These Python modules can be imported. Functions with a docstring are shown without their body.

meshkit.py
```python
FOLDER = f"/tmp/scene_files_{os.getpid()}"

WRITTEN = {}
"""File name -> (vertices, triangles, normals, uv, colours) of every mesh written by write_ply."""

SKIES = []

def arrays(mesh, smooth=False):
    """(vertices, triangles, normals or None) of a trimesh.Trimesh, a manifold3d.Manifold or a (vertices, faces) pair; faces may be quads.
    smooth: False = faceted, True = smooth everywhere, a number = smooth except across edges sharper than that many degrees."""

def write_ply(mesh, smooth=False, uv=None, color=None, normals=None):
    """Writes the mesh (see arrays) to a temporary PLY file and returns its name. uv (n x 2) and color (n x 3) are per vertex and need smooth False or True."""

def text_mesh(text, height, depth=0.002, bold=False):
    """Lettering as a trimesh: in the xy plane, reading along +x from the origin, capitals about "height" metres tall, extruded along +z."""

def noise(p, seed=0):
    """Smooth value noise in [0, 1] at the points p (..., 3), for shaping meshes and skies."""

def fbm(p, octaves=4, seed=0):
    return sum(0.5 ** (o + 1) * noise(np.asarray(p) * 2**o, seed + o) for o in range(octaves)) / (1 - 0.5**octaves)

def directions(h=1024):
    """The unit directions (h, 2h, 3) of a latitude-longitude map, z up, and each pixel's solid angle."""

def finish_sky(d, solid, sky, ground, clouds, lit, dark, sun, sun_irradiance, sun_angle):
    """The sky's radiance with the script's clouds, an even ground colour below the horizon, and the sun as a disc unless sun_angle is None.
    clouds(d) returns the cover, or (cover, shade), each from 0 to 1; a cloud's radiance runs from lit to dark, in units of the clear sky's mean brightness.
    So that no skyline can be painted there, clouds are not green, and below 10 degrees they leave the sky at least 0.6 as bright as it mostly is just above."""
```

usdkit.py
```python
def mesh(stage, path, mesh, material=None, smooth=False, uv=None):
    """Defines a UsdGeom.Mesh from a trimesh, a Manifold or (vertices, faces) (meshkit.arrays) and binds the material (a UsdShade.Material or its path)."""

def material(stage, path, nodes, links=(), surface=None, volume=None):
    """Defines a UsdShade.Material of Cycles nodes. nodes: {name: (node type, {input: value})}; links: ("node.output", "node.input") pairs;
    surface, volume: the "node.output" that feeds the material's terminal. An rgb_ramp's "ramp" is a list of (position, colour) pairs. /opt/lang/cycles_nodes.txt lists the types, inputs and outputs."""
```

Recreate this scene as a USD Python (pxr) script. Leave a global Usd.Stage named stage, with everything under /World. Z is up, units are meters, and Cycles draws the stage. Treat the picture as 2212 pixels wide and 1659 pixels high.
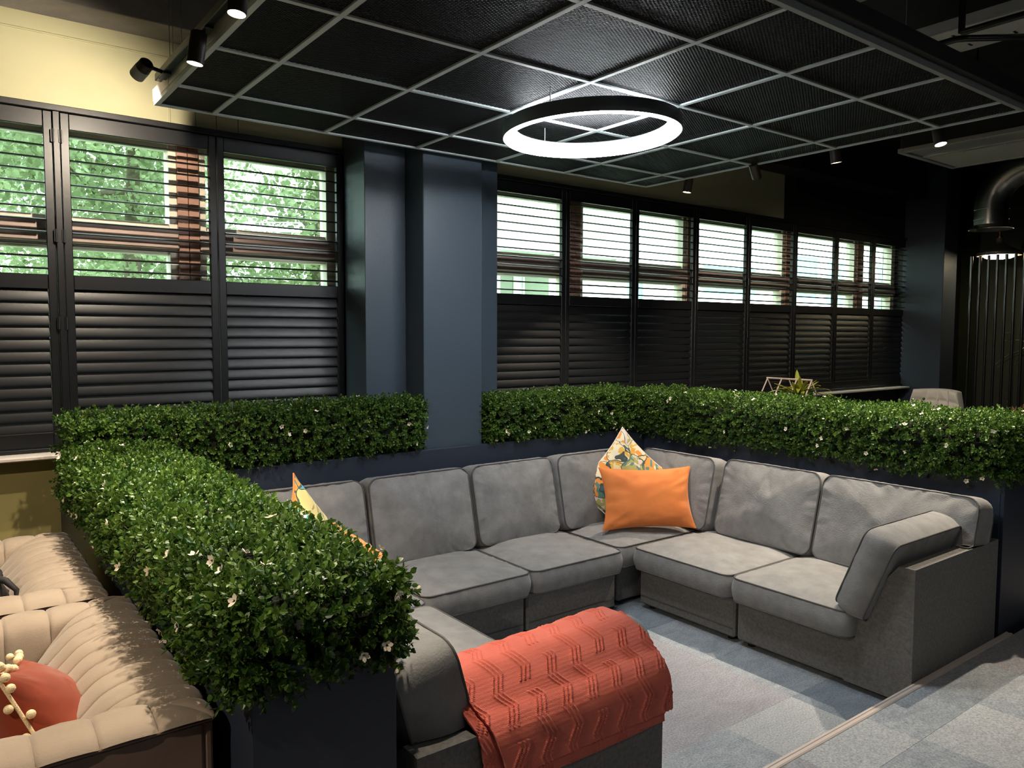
import math, random
import numpy as np, trimesh
import usdkit, meshkit
from pxr import Usd, UsdGeom, UsdLux, UsdShade, Gf, Sdf, Vt

random.seed(7)
rng = np.random.default_rng(7)
stage = Usd.Stage.CreateInMemory()
UsdGeom.SetStageUpAxis(stage, UsdGeom.Tokens.z)
UsdGeom.SetStageMetersPerUnit(stage, 1.0)
UsdGeom.Xform.Define(stage, '/World')
UsdGeom.Scope.Define(stage, '/World/Looks')

# ---------------------------------------------------------------- camera, sky, sun, exposure
EXPOSURE = 1.0
SKY, SUN = 1.3, 6.5
RING_W = 38.0          # emission of the ring lamp's diffuser
SPOT = 1.25             # scale of all spotlights
cam = UsdGeom.Camera.Define(stage, '/World/camera')
_R, _U, _F = np.array([.7986, -.6018, .0028]), np.array([.0372, .0540, .9978]), np.array([.6008, .7968, -.0655])
yaw, pitch, roll = math.radians(37.0126), math.radians(3.7568), math.radians(.15787)
_F = np.array([math.sin(yaw) * math.cos(pitch), math.cos(yaw) * math.cos(pitch), -math.sin(pitch)])
_r = np.cross(_F, [0, 0, 1]); _r /= np.linalg.norm(_r); _u = np.cross(_r, _F)
_R, _U = _r * math.cos(roll) + _u * math.sin(roll), -_r * math.sin(roll) + _u * math.cos(roll)
cam.AddTransformOp().Set(Gf.Matrix4d(*[float(v) for v in (*_R, 0, *_U, 0, *(-_F), 0, 0, 0, 1.75, 1)]))
cam.CreateHorizontalApertureAttr(36.0); cam.CreateVerticalApertureAttr(27.0)
cam.CreateFocalLengthAttr(1661.04 / 2212 * 36)
cam.CreateClippingRangeAttr(Gf.Vec2f(.02, 2000))
cam.CreateExposureAttr(EXPOSURE)
dome = UsdLux.DomeLight.Define(stage, '/World/sky')
dome.CreateIntensityAttr(SKY); dome.CreateColorAttr(Gf.Vec3f(.93, .98, 1.0))
sun = UsdLux.DistantLight.Define(stage, '/World/sun')
sun.CreateIntensityAttr(SUN); sun.CreateAngleAttr(1.0); sun.CreateColorAttr(Gf.Vec3f(1, .95, .86))
sun.AddRotateXYZOp().Set(Gf.Vec3f(38, 0, -28))       # from behind the camera, high: lights the trees and the building outside

# ---------------------------------------------------------------- helpers
used = {}
def numbered(parent, name):
    n = used.get((parent, name), 0); used[(parent, name)] = n + 1
    return name if n == 0 else f'{name}_{n:03d}'
def tag(p, label=None, cat=None, group=None, kind=None):
    for k, v in (('label', label), ('category', cat), ('group', group), ('kind', kind)):
        if v: p.SetCustomDataByKey(k, v)
    return p
def pathof(parent): return '/World' if parent is None else str(parent.GetPath())
def obj(name, mesh, mat, parent=None, smooth=False, label=None, cat=None, group=None, kind=None):
    pp = pathof(parent); path = f'{pp}/{numbered(pp, name)}'
    return tag(usdkit.mesh(stage, path, mesh, MATS[mat], smooth=smooth).GetPrim(), label, cat, group, kind)
def thing(name, label, cat, loc=(0, 0, 0), rz=0, group=None, kind=None):
    x = UsdGeom.Xform.Define(stage, '/World/' + numbered('/World', name))
    x.AddTranslateOp().Set(Gf.Vec3d(*map(float, loc)))
    if rz: x.AddRotateZOp().Set(float(rz))
    return tag(x.GetPrim(), label, cat, group, kind)
def struct(name, mesh, mat, label, cat, smooth=False): return obj(name, mesh, mat, None, smooth, label, cat, None, 'structure')
def dup(root, loc, label, rz=0, group=None):
    was = root.GetCustomData()
    r = thing(root.GetName().rstrip('0123456789').rstrip('_'), label, was['category'], loc, rz, group or was.get('group'))
    r.GetReferences().AddInternalReference(root.GetPath()); r.SetInstanceable(True)
    return r
cat_ = trimesh.util.concatenate
def box(x0, x1, y0, y1, z0, z1, c=.003):
    lo, hi = np.minimum([x0, y0, z0], [x1, y1, z1]), np.maximum([x0, y0, z0], [x1, y1, z1])
    c = min(c, .45 * (hi - lo).min())
    if c <= 0: return trimesh.creation.box(bounds=[lo, hi])
    P = []
    for sx in (0, 1):
        for sy in (0, 1):
            for sz in (0, 1):
                s = np.array([sx, sy, sz]); q = np.where(s, hi, lo); d = np.where(s, -c, c)
                for k in range(3):
                    e = d.copy(); e[k] = 0; P.append(q + e)
    return trimesh.convex.convex_hull(np.array(P))
def grid_faces(n, m, wrap_m=False, off=0):
    i, j = np.meshgrid(np.arange(n - 1), np.arange(m if wrap_m else m - 1), indexing='ij'); j2 = (j + 1) % m
    q = np.stack([i * m + j, i * m + j2, (i + 1) * m + j2, (i + 1) * m + j], -1).reshape(-1, 4) + off
    return np.vstack([q[:, [0, 1, 2]], q[:, [0, 2, 3]]])
def loft(rings, cap=True):
    rings = np.asarray(rings, float); n, m = rings.shape[:2]
    V, F = rings.reshape(-1, 3), grid_faces(n, m, True)
    if cap:
        V = np.vstack([V, rings[0].mean(0), rings[-1].mean(0)])
        a = np.arange(m); b = (a + 1) % m
        F = np.vstack([F, np.stack([b, a, np.full(m, n * m)], 1), np.stack([a + (n - 1) * m, b + (n - 1) * m, np.full(m, n * m + 1)], 1)])
    t = trimesh.Trimesh(V, F, process=False)
    if t.volume < 0: t.invert()
    return t
def tube(pts, r, n=8, closed=False):
    p = np.asarray(pts, float); N = len(p); r = np.broadcast_to(r, (N,))
    t = (np.roll(p, -1, 0) - np.roll(p, 1, 0)) if closed else np.gradient(p, axis=0)
    t /= np.linalg.norm(t, axis=1, keepdims=True) + 1e-12
    ref = np.array([0, 0, 1.0]) if abs(t[0, 2]) < .9 else np.array([1.0, 0, 0])
    a = np.zeros_like(p); a[0] = np.cross(t[0], ref); a[0] /= np.linalg.norm(a[0])
    for i in range(1, N):
        v = a[i - 1] - t[i] * (a[i - 1] @ t[i]); a[i] = v / (np.linalg.norm(v) + 1e-12)
    b = np.cross(t, a); ang = np.arange(n) * 2 * np.pi / n
    rings = p[:, None] + r[:, None, None] * (np.cos(ang)[None, :, None] * a[:, None] + np.sin(ang)[None, :, None] * b[:, None])
    if closed: return loft(np.vstack([rings, rings[:1]]), cap=False)
    return loft(rings)
def cyl(p0, p1, r, n=16, r1=None): return tube([p0, p1], [r, r if r1 is None else r1], n)
def lathe(profile, n=48, axis=None):
    return trimesh.creation.revolve(np.asarray(profile, float), sections=n)
def extrude_x(poly, x0, x1):       # poly: (y, z) outline
    from shapely.geometry import Polygon
    m = trimesh.creation.extrude_polygon(Polygon(poly), x1 - x0, engine='earcut')
    v = np.array(m.vertices); m2 = trimesh.Trimesh(np.stack([v[:, 2] + x0, v[:, 0], v[:, 1]], 1), m.faces, process=False)
    if m2.volume < 0: m2.invert()
    return m2
def extrude_y(poly, y0, y1):       # poly: (x, z) outline
    from shapely.geometry import Polygon
    m = trimesh.creation.extrude_polygon(Polygon(poly), y1 - y0, engine='earcut')
    v = np.array(m.vertices); m2 = trimesh.Trimesh(np.stack([v[:, 0], v[:, 2] + y0, v[:, 1]], 1), m.faces, process=False)
    if m2.volume < 0: m2.invert()
    return m2
def frame(o, x, y, z=None):
    x = np.array(x, float); x /= np.linalg.norm(x); y = np.array(y, float); y -= x * (x @ y); y /= np.linalg.norm(y)
    T = np.eye(4); T[:3, 0], T[:3, 1], T[:3, 2], T[:3, 3] = x, y, np.cross(x, y), o
    return T
def moved(m, T):
    m = m.copy(); m.apply_transform(T); return m
def tp(P, T): return np.asarray(P) @ T[:3, :3].T + T[:3, 3]
def rounded_rect(a, b, r, n=96):
    """n points on a rounded rectangle of half sizes a, b, evenly along its length."""
    r = min(r, a * .98, b * .98); P = []
    for cx, cy, a0 in ((a - r, b - r, 0), (-a + r, b - r, 90), (-a + r, -b + r, 180), (a - r, -b + r, 270)):
        for k in range(7):
            g = math.radians(a0 + 15 * k); P.append((cx + r * math.cos(g), cy + r * math.sin(g)))
    P = np.array(P + P[:1]); d = np.r_[0, np.cumsum(np.linalg.norm(np.diff(P, axis=0), axis=1))]
    s = np.linspace(0, d[-1], n, endpoint=False)
    return np.stack([np.interp(s, d, P[:, 0]), np.interp(s, d, P[:, 1])], 1)
def box_cushion(w, d, t, crown=.03, rc=.05, seed=0, wrinkle=.004, bulge=.012, low=None, drape=0):
    """A boxed cushion: face up, edges at +-t/2. Returns (mesh, top edge, bottom edge)."""
    low = crown * .4 if low is None else low
    R = rounded_rect(w / 2, d / 2, rc, 120); rings = []
    ks = np.r_[np.linspace(.03, .9, 16), .94, .97, .99]
    for k in ks: rings.append(np.c_[R * k, np.full(len(R), t / 2 + crown * (1 - k ** 2.2) + .0)])
    for q in np.linspace(0, 1, 9): rings.append(np.c_[R * (1 + bulge / min(w, d) * 2 * math.sin(math.pi * q)), np.full(len(R), t / 2 - t * q)])
    for k in ks[::-1]: rings.append(np.c_[R * k, np.full(len(R), -t / 2 - low * (1 - k ** 2.2))])
    rings = np.array(rings); n0 = len(ks); top, bot = rings[n0].copy(), rings[n0 + 8].copy()
    V = rings.reshape(-1, 3)
    lumps = (meshkit.fbm(V * 5 + seed * 7.3, 3, seed) - .5) * 2
    # short puckers that run away from the seams
    ang = np.arctan2(V[:, 1] / d, V[:, 0] / w); rad = np.maximum(np.abs(V[:, 0]) / (w / 2), np.abs(V[:, 1]) / (d / 2))
    puck = (meshkit.noise(np.c_[ang * 14, rad * 2.2, np.full(len(V), seed * 3.1)], seed) - .5) * np.clip((rad - .72) / .26, 0, 1) ** 1.3
    side = np.abs(np.abs(V[:, 2]) - t / 2) > 1e-6
    amp = wrinkle * lumps * np.clip(1.15 - rad, 0, 1) * 2.2 + wrinkle * 2.2 * puck * side
    if drape:
        cr = meshkit.noise(np.c_[V[:, 0] * 13 + seed * 5, V[:, 1] * 3.2 + .8 * V[:, 0], np.full(len(V), seed * 2.3)], seed + 3); cr = np.clip(1 - np.abs(cr - .5) * 7, 0, 1) ** 1.5
        amp = amp - drape * cr * np.clip(V[:, 1] / d + .55, 0, 1) * np.clip((1 - rad) / .15, 0, 1)
    V = V.copy(); V[:, 2] += np.where(V[:, 2] > 0, 1, -1) * amp * (rad < .985)
    sd = rad > .985
    V[sd, :2] *= (1 + (meshkit.noise(np.c_[ang[sd] * 30, V[sd, 2] * 8, np.full(sd.sum(), seed)], seed)[:, None] - .5) * .012)
    top[:, 2] += 0; 
    return loft(V.reshape(rings.shape)), top, bot
def pillow(w, h, t, seed=0, n=40, bow=.07, wrinkle=.006):
    """A scatter cushion with pointed corners, faces along +-z. Returns (mesh, border points)."""
    u = np.sin(np.linspace(-1, 1, n) * math.pi / 2)
    U, Vv = np.meshgrid(u, u, indexing='ij')
    X = w / 2 * U * (1 - bow * (1 - Vv ** 2) * np.abs(U)); Y = h / 2 * Vv * (1 - bow * (1 - U ** 2) * np.abs(Vv))
    T = t / 2 * np.clip(1 - np.abs(U) ** 2.4, 0, 1) ** .6 * np.clip(1 - np.abs(Vv) ** 2.4, 0, 1) ** .6
    out = []
    for s in (1, -1):
        nz = (meshkit.fbm(np.stack([U * 3 + seed, Vv * 3 + s, np.full_like(U, seed * 1.7)], -1).reshape(-1, 3), 3, seed).reshape(U.shape) - .5) * 2
        rad = meshkit.noise(np.stack([np.arctan2(Vv, U) * 7, np.hypot(U, Vv) * 1.5, np.full_like(U, seed + s)], -1).reshape(-1, 3), seed).reshape(U.shape) - .5
        Z = s * (T + wrinkle * nz * (T > 0) * np.minimum(1, T / (t * .15)) + 2 * wrinkle * rad * np.clip(np.hypot(U, Vv) - .4, 0, 1) * np.minimum(1, T / (t * .1)))
        V = np.stack([X, Y, Z], -1).reshape(-1, 3); F = grid_faces(n, n)
        out.append(trimesh.Trimesh(V, F if s > 0 else F[:, ::-1], process=False))
    m = cat_(out); m.merge_vertices()
    if m.volume < 0: m.invert()
    G = np.stack([X, Y, 0 * X], -1)
    border = np.vstack([G[:-1, 0], G[-1, :-1], G[:0:-1, -1], G[0, :0:-1]])
    return m, border

# ---------------------------------------------------------------- materials
MATS = {}
def mat(name, color, rough=.6, metallic=0, spec=.5, var=None, bump=None, sheen=0, extra=None, coat=0, island=None):
    """var: (scale, other colour); bump: (scale, strength); island: amount of brightness change from piece to piece."""
    n = {'p': ('principled_bsdf', {'base_color': color, 'roughness': rough, 'metallic': metallic, 'specular_ior_level': spec, 'sheen_weight': sheen, 'sheen_roughness': .4, 'coat_weight': coat}), 'tc': ('texture_coordinate', {})}
    l = []; src = None
    if var:
        n['n1'] = ('noise_texture', {'scale': var[0], 'detail': 4.0, 'roughness': .6})
        n['r1'] = ('rgb_ramp', {'ramp': [(.3, color), (.7, var[1])]})
        l += [('tc.object', 'n1.vector'), ('n1.fac', 'r1.fac')]; src = 'r1.color'
    if island:
        n['g'] = ('geometry', {}); n['mr'] = ('map_range', {'from_min': 0., 'from_max': 1., 'to_min': 1 - island, 'to_max': 1 + island})
        n['mx'] = ('mix', {'mix_type': 'multiply', 'fac': 1.0, 'color1': color})
        l += [('g.random_per_island', 'mr.value'), ('mr.result', 'mx.color2')]
        if src: l.append((src, 'mx.color1'))
        src = 'mx.color'
    if src: l.append((src, 'p.base_color'))
    if bump:
        n['n2'] = ('noise_texture', {'scale': bump[0], 'detail': 3.0}); n['b'] = ('bump', {'strength': bump[1], 'distance': .004 if len(bump) < 3 else bump[2]})
        l += [('tc.object', 'n2.vector'), ('n2.fac', 'b.height'), ('b.normal', 'p.normal')]
    MATS[name] = usdkit.material(stage, '/World/Looks/' + name, n, l, surface='p.BSDF')
def emit(name, color, strength):
    MATS[name] = usdkit.material(stage, '/World/Looks/' + name, {'e': ('emission', {'color': color, 'strength': strength})}, [], surface='e.emission')

mat('navy_paint', (.026, .034, .050), .55, bump=(60, .15))
mat('column_paint', (.050, .071, .096), .45, bump=(60, .15))
mat('black_paint', (.009, .009, .011), .6)
mat('olive_paint', (.42, .35, .13), .7, var=(3, (.44, .37, .14)))
mat('pale_olive_paint', (.40, .385, .235), .7, var=(3, (.42, .40, .25)))
mat('green_paint', (.020, .027, .017), .6)
mat('planter_paint', (.026, .034, .056), .5, bump=(40, .1))
mat('shutter_paint', (.0060, .0066, .0088), .42, bump=(30, .08))
mat('tray_grey', (.55, .54, .52), .7)
mat('concrete_grey', (.20, .19, .17), .85, var=(6, (.14, .13, .12)), bump=(30, .4))
mat('white_sill', (.85, .74, .67), .4)
mat('window_timber', (.34, .19, .14), .5, var=(8, (.42, .25, .19)))
mat('transom_timber', (.42, .32, .28), .45, var=(8, (.48, .37, .33)))
mat('window_bead', (.72, .66, .55), .5)
mat('slab_carpet', (.14, .15, .165), .95, var=(50, (.10, .11, .12)))
mat('brushed_trim', (.62, .53, .48), .38, spec=.6)
mat('grid_metal', (.46, .52, .53), .5)
mat('fascia_metal', (.30, .31, .31), .4, metallic=.3)
mat('fascia_white', (.72, .66, .64), .5)
mat('track_black', (.012, .012, .013), .45)
mat('lamp_brown', (.035, .025, .022), .4)
mat('lamp_grey', (.30, .32, .30), .45)
mat('ring_housing', (.08, .088, .095), .4)
mat('wire_steel', (.6, .6, .6), .35, metallic=.9)
mat('sofa_velvet', (.185, .182, .179), .85, spec=.25, var=(10, (.262, .258, .254)), bump=(150, .4), sheen=.25)
mat('sofa_base_cloth', (.128, .122, .115), .9, spec=.2, var=(70, (.20, .192, .182)), bump=(170, .6), sheen=.15)
mat('sofa_piping', (.085, .082, .08), .7)
mat('black_foot', (.01, .01, .01), .5)
mat('orange_velvet', (.68, .19, .045), .75, spec=.3, var=(6, (.76, .235, .06)), sheen=.3)
mat('rust_velvet', (.20, .026, .008), .8, spec=.3, var=(5, (.29, .045, .012)), sheen=.3)
mat('pompom_cream', (.85, .68, .42), .95, bump=(300, .6))
mat('throw_knit', (.60, .132, .092), .9, spec=.2, var=(9, (.66, .16, .114)), bump=(420, .6), sheen=.25)
mat('beige_velvet', (.29, .228, .172), .8, spec=.3, var=(6, (.35, .28, .215)), bump=(260, .2), sheen=.3)
mat('brown_velvet', (.20, .125, .095), .8, spec=.3, var=(6, (.25, .16, .12)), sheen=.2)
mat('black_cloth', (.012, .011, .013), .75, bump=(60, .5))
mat('stool_velvet', (.36, .325, .285), .8, var=(6, (.42, .38, .335)), bump=(260, .2), sheen=.3)
mat('steel_duct', (.55, .53, .50), .28, metallic=1, bump=(10, .05))
mat('unit_steel', (.50, .50, .49), .35, metallic=.7)
mat('unit_panel', (.42, .40, .36), .6)
mat('black_metal', (.012, .012, .012), .25, spec=.6)
mat('shade_metal', (.12, .11, .10), .45, metallic=.4)
mat('copper', (.75, .32, .18), .3, metallic=1)
mat('pink_timber', (.62, .47, .41), .5, var=(12, (.68, .53, .47)))
mat('soil', (.02, .015, .012), 1)
mat('yellow_leaf', (.55, .58, .07), .45, island=.3)
mat('pale_leaf', (.30, .38, .13), .5, island=.3)
mat('blush_leaf', (.62, .38, .24), .5, island=.25)
mat('bark', (.20, .16, .11), .9, var=(12, (.11, .09, .06)))
mat('white_render', (.74, .75, .74), .8)
mat('teal_glass', (.22, .46, .46), .4, spec=.3)
mat('pane_dark', (.20, .24, .14), .2)
mat('grass', (.09, .12, .05), .9, var=(3, (.13, .15, .07)))
mat('petal_white', (.86, .76, .62), .6)
mat('petal_heart', (.75, .45, .08), .7)
mat('twig', (.07, .05, .02), .8)
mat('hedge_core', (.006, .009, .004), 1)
mat('table_top', (.05, .04, .035), .5)
emit('ring_glow', (.93, .97, 1.0), RING_W)
emit('warm_lens', (1.0, .80, .52), 30.0)
emit('cool_tube', (.95, .98, 1.0), 16.0)
emit('bulb_glow', (1.0, .82, .50), 14.0)
def leaf_mat(name, dark, light, gloss=.36, trans=.22):
    MATS[name] = usdkit.material(stage, '/World/Looks/' + name, {
        'g': ('geometry', {}), 'oi': ('object_info', {}), 'a': ('math', {'math_type': 'add'}), 'm': ('math', {'math_type': 'multiply', 'value2': .5}),
        'r': ('rgb_ramp', {'ramp': [(0, dark), (.55, tuple((np.array(dark) + np.array(light)) / 2)), (1, light)]}),
        'p': ('principled_bsdf', {'roughness': gloss, 'specular_ior_level': .45}), 't': ('translucent_bsdf', {}), 'x': ('mix_closure', {'fac': trans})},
        [('g.random_per_island', 'a.value1'), ('oi.random', 'a.value2'), ('a.value', 'm.value1'), ('m.value', 'r.fac'), ('r.color', 'p.base_color'), ('r.color', 't.color'), ('p.BSDF', 'x.closure1'), ('t.BSDF', 'x.closure2')], surface='x.closure')
leaf_mat('box_leaf', (.022, .070, .010), (.24, .39, .06))
leaf_mat('tree_leaf', (.26, .33, .17), (.48, .54, .32), .5, .45)
def pane_mat(name, tint):
    MATS[name] = usdkit.material(stage, '/World/Looks/' + name, {'t': ('transparent_bsdf', {'color': tint}), 'g': ('glossy_bsdf', {'roughness': .0, 'color': (1, 1, 1)}), 'w': ('layer_weight', {'blend': .5}), 'p5': ('math', {'math_type': 'power', 'value2': 5.0}), 'f': ('math', {'math_type': 'multiply_add', 'value2': .96, 'value3': .035}), 'x': ('mix_closure', {})},
        [('w.facing', 'p5.value1'), ('p5.value', 'f.value1'), ('f.value', 'x.fac'), ('t.BSDF', 'x.closure1'), ('g.BSDF', 'x.closure2')], surface='x.closure')
pane_mat('window_glass', (.84, .97, .92))
pane_mat('clear_glass', (.95, .97, .96))
def carpet_mat(name, c0, c1):
    MATS[name] = usdkit.material(stage, '/World/Looks/' + name, {
        'tc': ('texture_coordinate', {}), 'n': ('noise_texture', {'scale': 5.0, 'detail': 5.0, 'roughness': .65, 'distortion': 1.2}), 'f': ('noise_texture', {'scale': 120.0, 'detail': 3.0, 'roughness': .7}),
        'mp': ('mapping', {'scale': (1, 2.2, 1)}), 'r': ('rgb_ramp', {'ramp': [(.32, c0), (.68, c1)]}), 'r2': ('rgb_ramp', {'ramp': [(.3, (.55, .55, .57)), (.7, (1.25, 1.25, 1.25))]}), 'mx': ('mix', {'mix_type': 'multiply', 'fac': 1.0}),
        'b': ('bump', {'strength': .7, 'distance': .004}), 'p': ('principled_bsdf', {'roughness': .95, 'specular_ior_level': .1, 'sheen_weight': .15})},
        [('tc.object', 'mp.vector'), ('mp.vector', 'n.vector'), ('tc.object', 'f.vector'), ('n.fac', 'r.fac'), ('f.fac', 'r2.fac'), ('r.color', 'mx.color1'), ('r2.color', 'mx.color2'), ('mx.color', 'p.base_color'), ('f.fac', 'b.height'), ('b.normal', 'p.normal')], surface='p.BSDF')
CARPETS = [((.19, .23, .27), (.27, .31, .35)), ((.32, .314, .335), (.385, .38, .40)), ((.27, .30, .33), (.40, .43, .45)), ((.40, .42, .43), (.455, .47, .475)), ((.305, .31, .335), (.37, .375, .395))]
for i, (a, b) in enumerate(CARPETS): carpet_mat(f'carpet_tone_{"abcde"[i]}', a, b)
def mesh_tile_mat():
    k = 2 * math.pi / .0145
    def wave(nm, axis, freq): return {nm + 'm': ('math', {'math_type': 'multiply', 'value2': freq}), nm + 'c': ('math', {'math_type': 'cosine'})}, [('s.' + axis, nm + 'm.value1'), (nm + 'm.value', nm + 'c.value1')]
    n = {'tc': ('texture_coordinate', {}), 's': ('separate_xyz', {}), 'pr': ('math', {'math_type': 'multiply'}), 'gt': ('math', {'math_type': 'greater_than', 'value2': .30}), 'lt': ('map_range', {'from_min': -.6, 'from_max': .3, 'to_min': 0., 'to_max': 1.}),
         'b': ('bump', {'strength': .9, 'distance': .003, 'invert': True}), 'p': ('principled_bsdf', {'base_color': (.018, .018, .020), 'roughness': .55, 'metallic': 0., 'specular_ior_level': .06}), 't': ('transparent_bsdf', {}), 'x': ('mix_closure', {})}
    l = [('tc.object', 's.vector')]
    for nm, ax, fr in (('u', 'x', k * .577), ('v', 'y', k)):
        a, b = wave(nm, ax, fr); n.update(a); l += b
    l += [('uc.value', 'pr.value1'), ('vc.value', 'pr.value2'), ('pr.value', 'gt.value1'), ('pr.value', 'lt.value'), ('lt.result', 'b.height'), ('b.normal', 'p.normal'), ('gt.value', 'x.fac'), ('p.BSDF', 'x.closure1'), ('t.BSDF', 'x.closure2')]
    MATS['mesh_tile'] = usdkit.material(stage, '/World/Looks/mesh_tile', n, l, surface='x.closure')
mesh_tile_mat()
def floral_mat(name, ramp, scale=9.0):
    MATS[name] = usdkit.material(stage, '/World/Looks/' + name, {
        'tc': ('texture_coordinate', {}), 'n': ('noise_texture', {'scale': 8.0, 'detail': 1.0}), 'mv': ('mix_vector', {'fac': .12}), 'v': ('voronoi_texture', {'scale': scale, 'randomness': 1.0}), 'e': ('voronoi_texture', {'scale': scale, 'feature': 'distance_to_edge'}),
        'v2': ('voronoi_texture', {'scale': scale * 4.5}), 's2': ('separate_color', {}), 'm2': ('math', {'math_type': 'multiply_add', 'value2': .22}), 'sp': ('separate_color', {}), 'r': ('rgb_ramp', {'ramp': ramp, 'interpolate': False}),
        'lt': ('math', {'math_type': 'less_than', 'value2': .018}), 'mx': ('mix', {'mix_type': 'mix', 'color2': (.05, .07, .06)}), 'p': ('principled_bsdf', {'roughness': .8, 'sheen_weight': .2})},
        [('tc.object', 'n.vector'), ('tc.object', 'mv.a'), ('n.color', 'mv.b'), ('mv.result', 'v.vector'), ('mv.result', 'e.vector'), ('mv.result', 'v2.vector'), ('v.color', 'sp.color'), ('v2.color', 's2.color'), ('s2.r', 'm2.value1'), ('sp.r', 'm2.value3'), ('m2.value', 'r.fac'), ('e.distance', 'lt.value1'), ('lt.value', 'mx.fac'), ('r.color', 'mx.color1'), ('mx.color', 'p.base_color')], surface='p.BSDF')
floral_mat('floral_print', [(0, (.05, .12, .14)), (.27, (.75, .62, .34)), (.36, (.72, .42, .06)), (.5, (.78, .70, .50)), (.64, (.85, .30, .05)), (.76, (.10, .24, .20)), (.88, (.42, .40, .12)), (1.0, (.72, .62, .58))])
floral_mat('tropical_print', [(0, (.03, .25, .27)), (.25, (.80, .26, .03)), (.40, (.06, .42, .45)), (.66, (.75, .10, .02)), (.8, (.65, .55, .20)), (1.0, (.30, .22, .06))], 7.0)

# ---------------------------------------------------------------- room shell
FL = .13     # level of the raised floor round the sunken lounge
slab = box(-4.2, 11.7, -5.2, 5.2, -.25, -.006, 0)
fl = struct('floor', slab, 'slab_carpet', 'grey carpet floor of the sunken lounge and the raised walkway round it', 'floor')
for nm, b in (('platform', (-4, 11.5, -5, 1.62)), ('platform', (-4, .52, 1.62, 4.86)), ('platform', (4.97, 11.5, 1.62, 4.86))):
    obj(nm, box(b[0], b[1], b[2], b[3], -.006, FL - .006, 0), 'slab_carpet', fl)
tone = {(5, 1): 0, (5, 2): 0, (5, 3): 2, (4, 1): 3, (4, 2): 1, (4, 3): 1}
for i in range(0, 6):            # lounge tiles, half a metre square
    for j in range(0, 4):
        x0, y0 = .76 + .5 * i, 1.57 + .5 * j
        y0c = max(y0, 1.625)
        k = {(4, 0): 3, (4, 1): 1, (4, 2): 1, (3, 0): 2, (3, 1): 1, (3, 2): 4, (5, 0): 0, (5, 1): 2, (5, 2): 2, (2, 0): 1}.get((i, j), int(rng.integers(0, 5)))
        obj('carpet_tile', box(x0 + .0002, x0 + .4998, y0c + .0002, y0 + .4998, -.006, rng.uniform(-.0004, .0004), .0006), f'carpet_tone_{"abcde"[k]}', fl)
for i in range(0, 12):
    for j in range(0, 4):
        x0, y0 = .62 + .5 * i, -.60 + .5 * j
        y1 = min(y0 + .5, 1.612)
        k = {(4, 3): 2, (5, 3): 3, (6, 3): 2, (4, 4): 1}.get((i, j), int(rng.choice([1, 1, 4, 4, 2])))
        if j == 3: y1 = 1.39
        obj('carpet_tile', box(x0 + .0002, x0 + .4998, y0 + .0002, y1 - .0002, FL - .006, FL + rng.uniform(-.0004, .0004), .0006), f'carpet_tone_{"abcde"[k]}', fl)
for i in range(0, 12):
    x0 = .62 + .5 * i - .02
    k = {5: 2, 4: 3, 6: 2}.get(i, int(rng.choice([1, 4, 4])))
    obj('carpet_tile', box(x0 + .0002, x0 + .4998, 1.3902, 1.612, FL - .006, FL + rng.uniform(-.0004, .0004), .0006), f'carpet_tone_{"abcde"[k]}', fl)
prof = [(1.612, FL - .004), (1.612, FL + .002), (1.618, FL + .006), (1.628, FL + .006), (1.630, FL + .003), (1.634, FL + .003), (1.636, FL + .006), (1.646, FL + .006), (1.652, FL), (1.652, FL - .03), (1.648, FL - .03), (1.648, FL - .004)]
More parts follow.
